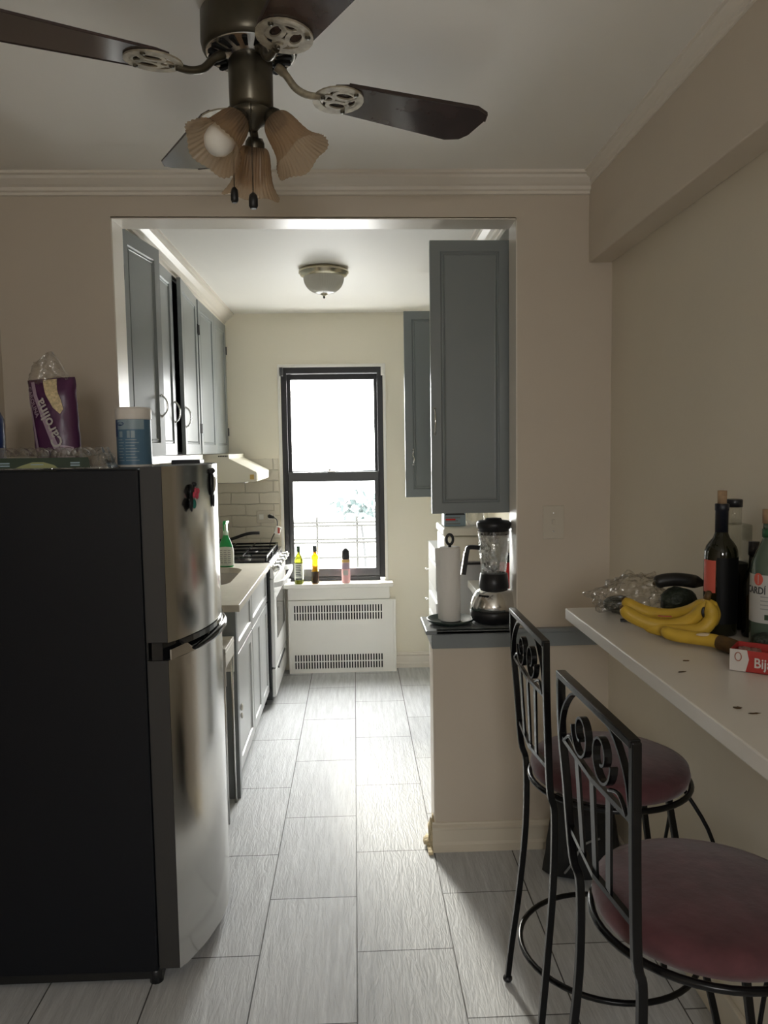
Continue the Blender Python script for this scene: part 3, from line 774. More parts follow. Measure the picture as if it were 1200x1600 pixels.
t = sill_bottle(-.072, 'pink aerosol can with black cap, alone at the right on the window sill', [(.028, 0), (.030, .005), (.030, .150), (.029, .165), (.026, .170)], 'pink_plastic', ([(.027, .168), (.029, .175), (.028, .225), (.016, .240), (.006, .250)], 'black_plastic'), (.10, .145, .0304), name='aerosol_can', labk='lilac', cat='spray can')
MB().lathe([(.0306, .148), (.0306, .160), (.0295, .166)], (-.072, 5.44, .6425), 24).build('gold_band', 'gold', t)
MB().box(-.072 - .018, -.072 + .016, 5.409, 5.4102, .70, .735).build('print_block', 'box_white', t)

# ------------------------------------------------------------------ kitchen ceiling light
t = thing('ceiling_light', 'flush ceiling light with brass rim and ribbed glass dome in kitchen', 'lamp', (-.143, 4.20, 2.53))
MB().lathe([(.0, 2.529), (.118, 2.529), (.132, 2.516), (.132, 2.508), (.124, 2.504), (.124, 2.497), (.112, 2.492), (.108, 2.486), (.0, 2.486)], (-.143, 4.2, 0), 48).build('rim', 'brass', t)
pf = [(.106, 2.486)]
for k in range(1, 10): a = R(90 * k / 10); pf.append((.106 * math.cos(a) ** .8, 2.486 - .085 * math.sin(a)))
pf.append((.012, 2.399))
MB().lathe(pf, (-.143, 4.2, 0), 144, rib=.012, ribn=48).build('glass_dome', 'dome_glass', t)
MB().lathe([(.018, 2.404), (.020, 2.399), (.008, 2.392), (.004, 2.389)], (-.143, 4.2, 0), 20, close=True).build('rosette', 'brass', t)
MB().ball((-.143, 4.2, 2.384), .0055, 10, (1, 1, 1.4)).build('finial', 'hinge_black', t)

# ------------------------------------------------------------------ fridge
FY0, FY1, FZ = 2.21, 2.87, 1.540
t = thing('refrigerator', 'stainless steel refrigerator with black sides and bowed doors', 'refrigerator', (-.93, 2.54, 0))
MB().box(-1.272, -.606, FY0, FY1, .045, 1.535).build('cabinet_body', 'fridge_black', t, bevel=.006)
def bow(z0, z1, name, xi=-.600, xe=-.542, b=.088, ins=0):
    P = [(xi, FY0 + ins)]
    for k in range(25):
        u = k / 24; s = math.sin(PI * u) ** .8 if 0 < u < 1 else 0
        P.append((xe + b * s, FY0 + ins + u * (FY1 - FY0 - 2 * ins)))
    P.append((xi, FY1 - ins))
    return P
def bow_door(z0, z1, name):
    P = bow(z0, z1, name); front = P[1:-1]
    m = MB(); n = len(front)
    vs = [(x, y_, z) for z in (z0, z1) for x, y_ in front]
    m.add(vs, [(i, i + 1, n + i + 1, n + i) for i in range(n - 1)], True)
    # thin wrap onto the side
    d = MB().prism([(x - .0015, y_) for x, y_ in P], z0 + .001, z1 - .001, 'z').build(name, 'door_edge', t)
    m.build('steel_skin', 'steel', d)
    return d
top = bow_door(1.036, FZ, 'freezer_door')
low = bow_door(.055, .984, 'fridge_door')
def band(z0, z1, off, ya, yb, k, nm, par, z0b=None):
    P = []; m = MB(); vs = []; n = 17
    for i in range(n):
        u = ya + (yb - ya) * i / (n - 1); x = -.542 + .088 * (math.sin(PI * u) ** .8 if 0 < u < 1 else 0)
        P.append((x + off, FY0 + u * (FY1 - FY0)))
    m.prism([(p[0] - .03, p[1]) for p in reversed(P)] + P, z0, z1, 'z')
    return m.build(nm, k, par)
band(.9845, 1.0355, -.016, 0.0, 1.0, 'black_gloss', 'grip_recess', low)
band(1.018, 1.0345, .004, .10, .97, 'black_gloss', 'grip_lip', top)
m = MB(); n = 24; vs = []
for i in range(n + 1):
    u = .16 + .82 * i / n; x = -.542 + .088 * math.sin(PI * min(u, .999)) ** .8
    zc = .992 + .012 * math.sin(PI * (u - .16) / .82)
    vs.append((x + .004, FY0 + u * (FY1 - FY0), zc))
m.tube(vs, [.004 + .011 * math.sin(PI * i / n) ** .5 for i in range(n + 1)], 10)
m.build('door_handle', 'black_gloss', low)
m = MB().prism([(0, .984), (.0, 1.014), (.10, 1.018), (.16, .990), (.155, .984)], 0, 1, 'x')
vs = []
for v in m.v:
    u = .012 + v.y; x = -.542 + .088 * math.sin(PI * u) ** .8
    vs.append(Vector((x - .003 + v.x * .004, FY0 + u * (FY1 - FY0), v.z)))
m.v = vs; m.build('handle_end', 'steel', low)
MB().box(-.606, -.60, FY0 + .01, FY1 - .01, .06, 1.53).build('door_gasket', 'hinge_black', t)
for y_ in (FY0 + .03, FY1 - .03):
    MB().cyl((-.62, y_, 0), (-.62, y_, .05), .020, .020, 12).build('foot', 'black_plastic', t)
    MB().cyl((-1.22, y_, 0), (-1.22, y_, .05), .020, .020, 12).build('foot', 'black_plastic', t)
MB().box(-1.26, -.60, FY0 + .015, FY1 - .015, .015, .05).build('kick_grille', 'hinge_black', t)
MB().box(-.64, -.54, FY1 - .12, FY1 - .04, 1.5355, 1.552).build('hinge_cover', 'black_plastic', t, bevel=.004)
# magnets on the freezer door
def fx(yw): u = (yw - FY0) / (FY1 - FY0); return -.542 + .088 * math.sin(PI * u) ** .8
t = thing('fridge_magnet', 'pink and green flower magnet on the freezer door', 'magnet', (fx(2.33) + .004, 2.33, 1.42))
y_ = 2.33
m = MB().ball((fx(y_) + .004, y_, 1.462), .022, 10, (.4, .9, 1), .6).ball((fx(y_) + .004, y_ - .014, 1.425), .016, 10, (.4, .9, 1.2), .5).ball((fx(y_ + .02) + .002, y_ + .022, 1.482), .008, 8)
m.build('magnet_back', 'black_plastic', t)
m = MB()
for a, b_ in ((.006, .012), (-.002, .0), (.014, -.004), (.020, .010)): m.ball((fx(y_ + a) + .012, y_ + a, 1.452 + b_), .010, 8, (.6, 1, 1))
m.build('petals', 'magnet_pink', t)
MB().ball((fx(y_) + .011, y_ - .004, 1.425), .011, 8, (.6, .8, 1.3)).build('leaf', 'magnet_teal', t)
t = thing('fridge_magnet', 'black and white figure magnet near the rear edge of the freezer door', 'magnet', (fx(2.50) + .004, 2.50, 1.42))
y_ = 2.49
m = MB().ball((fx(y_) + .004, y_, 1.478), .026, 12, (.3, .8, 1.5)).ball((fx(y_) + .004, y_ + .01, 1.43), .010, 10, (.5, .9, 2.8)).ball((fx(y_) + .004, y_ - .008, 1.517), .009, 8).ball((fx(y_) + .004, y_ + .014, 1.519), .009, 8)
m.build('magnet_back', 'black_plastic', t)
MB().ball((fx(y_) + .010, y_ + .002, 1.476), .013, 10, (.4, .7, 1.9)).ball((fx(y_) + .008, y_ + .024, 1.480), .010, 10, (.4, .6, 2)).build('white_front', 'white_gloss', t)

# ------------------------------------------------------------------ things on top of the fridge
ZF = 1.535
# wipes canister
cx, cy = -.683, 2.46
t = thing('wipes_canister', 'white canister of cleaning wipes with blue label on the fridge', 'canister', (cx, cy, ZF))
MB().lathe([(.050, 0), (.052, .004), (.052, .150), (.050, .152)], (cx, cy, ZF + .0005), 36, close=True).build('canister_body', 'wipe_white', t)
MB().lathe([(.0545, .148), (.0545, .176), (.050, .184), (.0, .184)], (cx, cy, ZF), 36).build('lid', 'wipe_white', t)
def cyl_patch(cx, cy, r, a0, a1, z0, z1, n=10):
    m = MB(); vs = []
    for i in range(n + 1):
        a = R(a0 + (a1 - a0) * i / n)
        vs += [(cx + r * math.cos(a), cy + r * math.sin(a), z0), (cx + r * math.cos(a), cy + r * math.sin(a), z1)]
    return m.add(vs, [(2 * i, 2 * i + 2, 2 * i + 3, 2 * i + 1) for i in range(n)], True)
MB().lathe([(.0525, .008), (.0525, .146)], (cx, cy, ZF), 36).build('label_wrap', 'wipe_blue', t)
m = cyl_patch(cx, cy, .0529, 185, 222, ZF + .094, ZF + .145); m.build('label_navy', 'wipe_navy', t)
m = cyl_patch(cx, cy, .0530, 224, 320, ZF + .116, ZF + .145); m.build('label_top', 'wipe_pale', t)
def bendcyl(cx, cy, r, amid):
    def f(v):
        a = R(amid) + v.x / r
        return Vector((cx + (r + v.z) * math.cos(a), cy + (r + v.z) * math.sin(a), v.y))
    return f
m = MB(); cc = []
for k in range(20): a = 2 * PI * k / 20; cc.append(bendcyl(cx, cy, .0534, 238)(Vector((.014 * math.cos(a), ZF + .133 + .006 * math.sin(a), 0))))
m.add(cc, [tuple(range(20))]); m.build('logo_oval', 'wipe_navy', t)
text('logo_text', 'Clorox', .0085, 'wipe_pale', t, T(0, 0, 0), .0002, bend=lambda v: bendcyl(cx, cy, .0537, 238)(Vector((v.x, ZF + .133 + v.y, v.z))))
m = MB()
for r_ in range(8):
    z = ZF + .020 + r_ * .009
    for (a, b) in ((226, 250 - 5 * (r_ % 2)), (256, 300 - 7 * (r_ % 3))):
        s = cyl_patch(cx, cy, .0529, a, b, z, z + .0028, 6); m.add(s.v, s.f)
for (a, b, z0, z1) in ((232, 246, .092, .110), (262, 272, .090, .112), (275, 288, .090, .112)):
    s = cyl_patch(cx, cy, .0529, a, b, ZF + z0, ZF + z1, 5); m.add(s.v, s.f)
m.build('label_print', 'wipe_pale', t)
# clear egg carton
t = thing('egg_carton', 'clear plastic egg carton with dark green label lying on the fridge front edge', 'carton', (-.88, 2.33, ZF))
ex0, ex1, ey0, ey1 = -1.03, -.70, 2.235, 2.345
m = MB()
nx, ny = 96, 28; vs = []; fs = []
for j in range(ny + 1):
    for i in range(nx + 1):
        u, v = i / nx, j / ny
        cup = abs(math.sin(PI * u * 6)) ** .5 * abs(math.sin(PI * v * 2)) ** .5
        e = min(1, min(u, 1 - u) * 16, min(v, 1 - v) * 7)
        vs.append((ex0 + u * (ex1 - ex0), ey0 + v * (ey1 - ey0), ZF + .004 + e * (.034 + .026 * cup)))
for j in range(ny):
    for i in range(nx): a = j * (nx + 1) + i; fs.append((a, a + 1, a + nx + 2, a + nx + 1))
m.add(vs, fs, True); m.build('lid', 'clear', t)
m = MB().box(ex0 + .003, ex1 - .003, ey0 + .003, ey1 - .003, ZF + .0005, ZF + .004)
m.box(ex0 - .006, ex1 + .006, ey0 - .006, ey0 + .001, ZF + .001, ZF + .006).box(ex0 - .006, ex1 + .006, ey1 - .001, ey1 + .006, ZF + .001, ZF + .006)
m.build('base_tray', 'clear', t, bevel=.001)
m = MB().prism([(ex0 + .01, ZF + .003), (ex1 - .045, ZF + .003), (ex1 - .050, ZF + .034), (ex0 + .014, ZF + .034)], ey0 - .0045, ey0 - .003, 'y')
m.build('paper_band', 'carton_green', t)
m = MB().prism([(-.955, ZF + .005), (-.835, ZF + .005), (-.845, ZF + .013), (-.875, ZF + .022), (-.905, ZF + .022), (-.935, ZF + .013)], ey0 - .0052, ey0 - .0046, 'y')
m.build('band_emblem', 'carton_band', t)
m = MB()
for x in (-.995, -.80):
    for z in (.010, .017): m.box(x, x + .026, ey0 - .0052, ey0 - .0046, ZF + z, ZF + z + .004)
m.box(-.91, -.875, ey0 - .0056, ey0 - .0053, ZF + .014, ZF + .0165)
m.build('band_print', 'wipe_pale', t)
m = MB()
for k in range(3): m.ball((ex1 - .016, ey0 + .02 + k * .03, ZF + .030), .016, 12, (1, .85, 1.1), .2)
m.build('end_cups', 'clear', t)
# rice bag
t = thing('rice_bag', 'purple bag of rice with clear twisted top standing on the fridge', 'bag', (-.87, 2.42, ZF))
def pillow(w, h, d, nx=14, nz=22, taper=None, seed=0, base=0):
    vs = []; fs = []
    for s in (1, -1):
        for j in range(nz + 1):
            for i in range(nx + 1):
                u, v = i / nx, j / nz
                th = (math.sin(PI * u) ** .45) * (min(1, (1 - v) * 5 + .08) ** .5) * (min(1, v * 9 + .35) ** .5)
                wob = .006 * noise.noise(Vector((u * 4, v * 5, s * 3 + seed)))
                ww = w * (taper(v) if taper else 1)
                vs.append(((u - .5) * ww + .004 * noise.noise(Vector((v * 6, seed, u))), -s * (d / 2 * th + wob * th), v * h + base))
    o = (nx + 1) * (nz + 1)
    for s in (0, 1):
        for j in range(nz):
            for i in range(nx):
                a = s * o + j * (nx + 1) + i; q = (a, a + 1, a + nx + 2, a + nx + 1); fs.append(q if s == 0 else q[::-1])
    for j in range(nz):
        for i in (0, nx): a = j * (nx + 1) + i; fs.append((a, a + nx + 1, o + a + nx + 1, o + a))
    for i in range(nx):
        for j in (0, nz): a = j * (nx + 1) + i; fs.append((a, a + 1, o + a + 1, o + a))
    return vs, fs
BT = T(-.905, 2.44, ZF + .004) @ RZ(R(-4)) @ RY(R(-3.5)) @ Matrix.Diagonal((.98, 1, 1.15, 1))
vs, fs = pillow(.148, .235, .075, taper=lambda v: .98 + .04 * v)
MB().add(vs, fs, True).xf(BT).build('bag_body', 'purple', t)
vs, fs = pillow(.146, .068, .05, taper=lambda v: 1 - .55 * v, seed=4)
MB().add([(x - .016 * max(0, z / .06), y_, z + .012 * math.sin(x * 60)) for x, y_, z in vs], fs, True).xf(BT @ T(0, 0, .226)).build('clear_top', 'film', t)
def face_y(x, z): # front surface of the pillow
    u = x / .148 + .5; v = z / .235
    if not (0.02 < u < .98): u = min(max(u, .02), .98)
    th = (math.sin(PI * u) ** .45) * (min(1, (1 - v) * 5 + .08) ** .5) * (min(1, v * 9 + .35) ** .5)
    return -(.0375 * th + .006 * th) - .0008
def on_face(poly, nsub=14, off=0):
    """fill a convex polygon as a fan grid hugging the bag's front"""
    c = (sum(p[0] for p in poly) / len(poly), sum(p[1] for p in poly) / len(poly)); vs = []; fs = []
    P = []
    for i in range(len(poly)):
        a, b = poly[i], poly[(i + 1) % len(poly)]
        for k in range(6): P.append((a[0] + (b[0] - a[0]) * k / 6, a[1] + (b[1] - a[1]) * k / 6))
    n = len(P)
    for r_ in range(1, nsub + 1):
        for p in P:
            x, z = c[0] + (p[0] - c[0]) * r_ / nsub, c[1] + (p[1] - c[1]) * r_ / nsub
            vs.append((x, face_y(x, z) - off, z))
    for r_ in range(nsub - 1):
        for k in range(n): fs.append((r_ * n + k, r_ * n + (k + 1) % n, (r_ + 1) * n + (k + 1) % n, (r_ + 1) * n + k))
    fs.append(tuple(range(n)))
    return MB().add(vs, fs, True)
on_face([(-.058, .228), (-.046, .228), (.040, .004), (.020, .004)], off=.0006).xf(BT).build('light_stripe', 'lilac', t)
on_face([(-.066, .20), (-.058, .17), (-.040, .004), (-.052, .004)], off=.0006).xf(BT).build('light_stripe', 'lilac', t)
on_face([(.020, .06), (.060, .05), (.062, .004), (.046, .004), (.032, .03)], off=.0006).xf(BT).build('light_panel', 'lilac', t)
on_face([(-.018, .232), (.026, .232), (.032, .20), (.040, .175), (.044, .15), (.034, .138), (.016, .155), (-.002, .19)], off=.0010).xf(BT).build('rice_window', 'rice', t)
def bag_text(body, size, x, z, ang, k, nm):
    ca, sa = math.cos(R(ang)), math.sin(R(ang))
    def bend(v):
        X, Z = x + v.x * ca - v.y * sa, z + v.x * sa + v.y * ca
        return Vector((X, face_y(X, Z) - .0022 - v.z, Z))
    text(nm, body, size, k, t, BT, .0003, bend=bend, sx=.85)
bag_text('Carolina', .046, -.001, .116, 111, 'box_white', 'brand_text')
bag_text('CAROLINA', .020, -.050, .175, -72, 'lilac', 'side_text')
# blue bottle with a yellow cap at the left edge
cx, cy = -1.105, 2.40
t = thing('cleaner_bottle', 'dark blue bottle with yellow cap at the left edge of the fridge top', 'bottle', (cx, cy, ZF))
MB().lathe([(.046, 0), (.050, .006), (.050, .150), (.040, .172), (.018, .186)], (cx, cy, ZF + .0005), 28, close=True).build('bottle_body', 'navy_plastic', t)
MB().lathe([(.024, .180), (.024, .206), (.020, .210)], (cx + .012, cy, ZF), 24, close=True).build('cap', 'yellow_plastic', t)

# ------------------------------------------------------------------ on the half wall: paper towels and blender
cx, cy, zc = .372, 3.045, .884
t = thing('paper_towel_holder', 'roll of white paper towels on a black stand on the half wall', 'paper towel holder', (cx, cy, zc))
MB().lathe([(.0, .0), (.070, .0), (.092, .012), (.094, .020), (.090, .020), (.070, .010), (.0, .008)], (cx, cy, zc + .0005), 40).build('base_tray', 'tray_dark', t)
MB().cyl((cx, cy, zc + .008), (cx, cy, zc + .318), .006, .006, 10).build('rod', 'black_plastic', t)
ring = [(cx + .013 * math.sin(a), cy, zc + .335 + .020 * -math.cos(a)) for a in [2 * PI * k / 20 for k in range(20)]]
MB().tube(ring, .0055, 8, closed=True).build('ring_top', 'black_plastic', t)
m = MB().lathe([(.0, .012), (.040, .012), (.041, .016), (.041, .300), (.039, .305), (.020, .305), (.0, .304)], (cx, cy, zc), 40)
rl = tag(m.build('paper_towel_roll', 'paper'), 'slim white paper towel roll standing on the black holder', 'paper towel')
MB().add([(cx - .041, cy + .0, zc + .014), (cx - .041, cy, zc + .303), (cx - .056, cy + .03, zc + .297), (cx - .046, cy + .02, zc + .014)], [(0, 1, 2, 3)]).build('loose_sheet', 'paper', rl)

cx, cy = .548, 3.05
t = thing('blender', 'kitchen blender with black lid, glass jar and chrome base on the half wall', 'blender', (cx, cy, zc))
MB().lathe([(.070, 0), (.088, .010), (.095, .030), (.095, .050), (.090, .054)], (cx, cy, zc + .0005), 40, squash=.95, close=True).build('base_bottom', 'black_plastic', t)
MB().lathe([(.096, .054), (.093, .075), (.085, .100), (.072, .122), (.062, .132), (.050, .135)], (cx, cy, zc), 44, squash=.95, close=True).build('chrome_housing', 'chrome', t)
mm = MB(); vs = []
for i in range(7):
    a = R(-100 - 50 + i * 6)
    for (r_, z) in ((.0925, .066), (.0835, .098), (.0735, .118)): vs.append((cx + (r_ + .0015) * math.cos(a), cy + .95 * (r_ + .0015) * math.sin(a), zc + z))
fs = []
for i in range(6):
    for q in range(2): a = i * 3 + q; fs.append((a, a + 3, a + 4, a + 1))
mm.add(vs, fs, True).build('button_panel', 'black_gloss', t)
MB().lathe([(.056, .134), (.060, .142), (.054, .196), (.050, .198)], (cx, cy, zc), 40, close=True).build('jar_collar', 'black_plastic', t)
m = MB().lathe([(.046, .200), (.048, .206), (.053, .260), (.060, .345), (.063, .366)], (cx, cy, zc), 64, rib=.04, ribn=4)
j = m.build('glass_jar', 'jar', t)
m = MB().lathe([(.043, .203), (.049, .262), (.056, .345), (.059, .366)], (cx, cy, zc), 64, rib=.05, ribn=4)
m.build('jar_inner_wall', 'jar', j)
m = MB()
for k in range(4):
    a = k * PI / 2 + .4; m.tube([(cx, cy, zc + .205), (cx + .03 * math.cos(a), cy + .03 * math.sin(a), zc + .222)], [.005, .003], 5)
m.build('blade', 'chrome', j)
m = MB().lathe([(.059, .352), (.060, .374), (.066, .376), (.068, .398), (.060, .406), (.034, .408), (.030, .416), (.0, .417)], (cx, cy, zc), 40)
m.build('lid', 'black_plastic', t)
hp = [(cx - .058, cy - .004, zc + .300), (cx - .100, cy - .008, zc + .302), (cx - .108, cy - .01, zc + .285), (cx - .116, cy - .01, zc + .235), (cx - .122, cy - .01, zc + .195)]
MB().ribbon(spline(hp, 5), .020, .016, (0, 1, 0)).build('jar_handle', 'black_plastic', t, bevel=.003)
MB().ribbon(spline([(p[0] - .0095, p[1], p[2]) for p in hp[2:]], 5), .019, .004, (0, 1, 0)).build('handle_trim', 'chrome', t)

# ------------------------------------------------------------------ right-hand kitchen counter
t = thing('base_cabinet', 'white base cabinet with pale worktop directly behind the half wall', 'cabinet', (.76, 3.5, 0))
MB().box(.60, KR - .002, 3.18, 3.93, 0, .862).build('body', 'range_white', t, bevel=.002)
MB().box(.572, KR - .002, 3.175, 3.94, .864, .900).build('worktop', 'white_gloss', t, bevel=.003)
t = thing('drawer_cabinet', 'light grey cabinet with white drawer fronts against the right kitchen wall', 'cabinet', (.70, 4.5, 0))
MB().box(.470, KR - .002, 4.02, 4.98, 0, .985).build('body', 'base_grey', t, bevel=.003)
for z0, z1 in ((.765, .905), (.60, .695), (.30, .58)):
    d = MB().box(.452, .469, 4.36, 4.80, z0, z1).build('drawer', 'range_white', t, bevel=.003)
    MB().lathe([(.004, 0), (.004, .012), (.010, .018), (.008, .024), (0, .025)], (.452, 4.76, (z0 + z1) / 2), 14, axis=(-1, 0, 0)).build('knob', 'chrome', d)
MB().box(.56, .70, 4.012, 4.02, .968, .980).build('black_pull', 'hinge_black', t)
t = thing('bread_box', 'cream lidded bread box on the grey cabinet behind the paper towels', 'box', (.68, 4.2, .985))
MB().box(.462, .90, 4.01, 4.36, .986, 1.118).build('box_body', 'hood_cream', t, bevel=.008)
MB().box(.456, .906, 4.004, 4.366, 1.121, 1.165).build('lid', 'hood_cream', t, bevel=.012, seg=3)
t = thing('printed_package', 'grey package with red and grey print on top of the bread box', 'package', (.52, 4.15, 1.165))
MB().box(.470, .585, 4.08, 4.20, 1.166, 1.250).build('carton', 'wipe_pale', t, bevel=.003)
MB().prism([(.474, 1.225), (.582, 1.225), (.566, 1.247), (.490, 1.247)], 4.0775, 4.0795, 'y').build('dark_flap', 'ink_dark', t)
m = MB()
for r_ in range(3): m.box(.478, .555 - .012 * (r_ % 2), 4.0778, 4.0794, 1.176 + r_ * .016, 1.183 + r_ * .016)
m.build('grey_print', 'ink_grey', t); MB().box(.478, .53, 4.077, 4.0793, 1.198, 1.206).build('red_print', 'red_plastic', t)
t = thing('plastic_tub', 'clear plastic tub beside the printed package on the bread box', 'tub', (.63, 4.15, 1.165))
MB().lathe([(.040, 0), (.050, .03), (.046, .075), (.030, .085)], (.645, 4.14, 1.1655), 24, close=True).build('tub_body', 'clear', t)
MB().box(.60, .69, 4.07, 4.2, 1.2515, 1.262).build('tub_lid', 'purple_trim', t, bevel=.003)
t = thing('red_canister', 'red canister standing on the worktop behind the blender', 'canister', (.73, 3.6, .9))
MB().lathe([(.045, 0), (.048, .004), (.048, .16), (.040, .17)], (.69, 3.42, .9005), 24, close=True).build('canister_body', 'red_plastic', t)
MB().lathe([(.042, .171), (.042, .20), (.038, .204)], (.69, 3.42, .9005), 24, close=True).build('lid', 'black_plastic', t)
# ------------------------------------------------------------------ light switch
t = thing('light_switch', 'ivory toggle light switch plate on the wall right of the opening', 'light switch', (.758, 2.935, 1.225))
MB().box(.717, .799, 2.9335, 2.9395, 1.226, 1.355).build('cover_plate', 'switch_ivory', t, bevel=.003)
MB().box(.751, .763, 2.924, 2.9335, 1.282, 1.302).build('toggle', 'switch_ivory', t, bevel=.002)
for z in (1.255, 1.326): MB().lathe([(.0, 0), (.003, 0), (.003, .001)], (.757, 2.933, z), 10, axis=(0, -1, 0)).build('screw', 'chrome', t)

# ------------------------------------------------------------------ bar shelf
BZ = 1.12
t = MB().box(.594, XR - .001, -.6, 2.168, BZ - .032, BZ)
tag(t.build('bar_counter', 'bar_white', bevel=.003), 'narrow white worn bar counter fixed along the right wall', 'bar counter')
# flakes and crumbs
m = MB()
for (x, y_, a) in ((.70, 1.60, .3), (.66, 1.30, .8), (.675, 1.27, .2), (.69, 1.24, 1), (.70, 1.20, .5), (.655, 1.52, .2)):
    m.ball((x, y_, BZ + .0008), .006, 6, (1.3 * math.cos(a) + .3, 1.2 * math.sin(a) + .3, .12), .9)
tag(m.build('crumbs', 'banana_brown'), 'dry brown crumbs scattered on the white bar counter', 'crumbs')['kind'] = 'stuff'

# ------------------------------------------------------------------ bananas
def banana_mb(pts, r=.017, n=6, sm=7, tip=.35, stem=.32):
    P = spline(pts, sm); N = len(P); rr = []
    for i in range(N):
        u = i / (N - 1)
        q = min(1, u / .16 + tip) ** .7 * (1 if u < .80 else max(stem, 1 - (u - .80) / .14 * (1 - stem)))
        rr.append(r * q)
    return P, rr
t = thing('banana_bunch', 'bunch of ripe yellow bananas joined at one stem on the bar counter', 'bananas', (.77, 1.88, BZ))
def B(px): return px
stemp = (.834, 1.80, 1.222)
specs = [
    [(.664, 1.90, 1.186), (.684, 1.89, 1.168), (.722, 1.87, 1.152), (.772, 1.85, 1.150), (.812, 1.83, 1.168), (.832, 1.812, 1.200), stemp],
    [(.690, 1.965, 1.192), (.712, 1.95, 1.176), (.748, 1.93, 1.164), (.790, 1.90, 1.164), (.818, 1.86, 1.180), (.834, 1.82, 1.206), stemp],
    [(.712, 1.885, 1.150), (.738, 1.86, 1.142), (.778, 1.83, 1.1405), (.820, 1.80, 1.150), (.842, 1.795, 1.175), (.840, 1.795, 1.203), stemp],
    [(.795, 1.94, 1.1415), (.830, 1.90, 1.143), (.858, 1.845, 1.156), (.858, 1.815, 1.180), (.845, 1.805, 1.206), stemp]]
BNX = Matrix.Diagonal((.972, .972, 1, 1))
for i, s in enumerate(specs):
    P, rr = banana_mb(s, .0200)
    b = MB().tube(P, rr, 6).xf(BNX).build('banana', 'banana', t, subsurf=1)
    MB().ball(tuple(P[0]), .0062, 8, (1, 1, 1)).xf(BNX).build('tip', 'banana_brown', b)
MB().tube([stemp, (.837, 1.797, 1.238)], [.009, .007], 8).ball((.837, 1.797, 1.238), .0075, 8, (1, 1, .6)).xf(BNX).build('stem', 'banana_brown', t)
MB().ribbon([(.740, 1.858, 1.1725), (.755, 1.853, 1.172), (.770, 1.849, 1.172)], .010, .001, (0, 1, 0)).xf(BNX).build('sticker', 'wine_red_label', t)
MB().ball((.826, 1.797, 1.192), .008, 10, (.8, .4, 1.6)).xf(BNX).build('bruise', 'banana_black', t)
t = thing('single_banana', 'single half-blackened banana lying in front of the bunch', 'banana', (.76, 1.70, BZ))
P, rr = banana_mb([(.712, 1.765, 1.147), (.735, 1.74, 1.141), (.770, 1.71, 1.1405), (.802, 1.675, 1.1405), (.825, 1.62, 1.136), (.832, 1.58, 1.131)], .0185)
MB().tube(P, rr, 6).build('peel', 'banana', t, subsurf=1)
P2 = P[len(P) * 6 // 10:]; MB().tube(P2, [r_ * 1.06 for r_ in rr[len(P) * 6 // 10:]], 7).build('brown_part', 'banana_brown', t, subsurf=1)
MB().ball((.780, 1.692, 1.153), .009, 8, (2.2, 1.2, .4)).build('split', 'banana_flesh', t)
P, rr = banana_mb([(.808, 2.055, 1.206), (.830, 2.05, 1.214), (.865, 2.045, 1.217), (.905, 2.04, 1.212), (.940, 2.03, 1.205)], .021)
t = thing('overripe_banana', 'blackened overripe plantain lying on top of the fruit behind the bananas', 'banana', (.87, 2.045, 1.19))
MB().tube(P, rr, 7).build('peel', 'banana_black', t, subsurf=1)
MB().ball(tuple(P[0]), .006, 8).build('tip', 'banana_brown', t)
for (x, y_, r_, sq, lab) in ((.870, 2.045, .040, (1.25, 1, .95), 'large dark avocado under the blackened plantain'),
                        (.722, 2.10, .027, (1.5, 1, .85), 'dark avocado inside the clear plastic bag'),
                        (.895, 1.655, .024, (1.1, 1.0, .9), 'small dark avocado beside the rum bottle behind the open box')):
    tag(MB().ball((x, y_, BZ + r_ * sq[2]), r_, 20, sq, .12).build('avocado', 'avocado'), lab, 'avocado')
# crumpled clear bag
m = MB(); n = 64; vs = []; fs = []
for i in range(37):
    th = PI * i / 36
    for k in range(n):
        a = 2 * PI * k / n; d = Vector((math.sin(th) * math.cos(a), math.sin(th) * math.sin(a), math.cos(th)))
        q = .82 + .30 * abs(noise.noise(d * 2.6 + Vector((3, 1, 7)))) * 2 + .05 * noise.noise(d * 8)
        x, y_, z = .752 + .100 * d.x * q, 2.090 + .062 * d.y * q, BZ + .045 + .062 * d.z * q * (1 + .25 * d.x)
        z = max(z, BZ + .001 + .002 * abs(noise.noise(d * 5)))
        vs.append((x, y_, z))
for i in range(36):
    for k in range(n): fs.append((i * n + k, (i + 1) * n + k, (i + 1) * n + (k + 1) % n, i * n + (k + 1) % n))
m.add(vs, fs, True)
tag(m.build('plastic_bag', 'film'), 'crumpled clear plastic produce bag at the far end of the bar counter', 'plastic bag')
m = MB().ribbon([(.69, 1.985, BZ + .003), (.72, 1.975, BZ + .006), (.745, 1.972, BZ + .003)], .02, .003, (0, 1, 0))
tag(m.build('plastic_scrap', 'capsule'), 'small dark scrap of wrapper in front of plastic bag', 'wrapper')

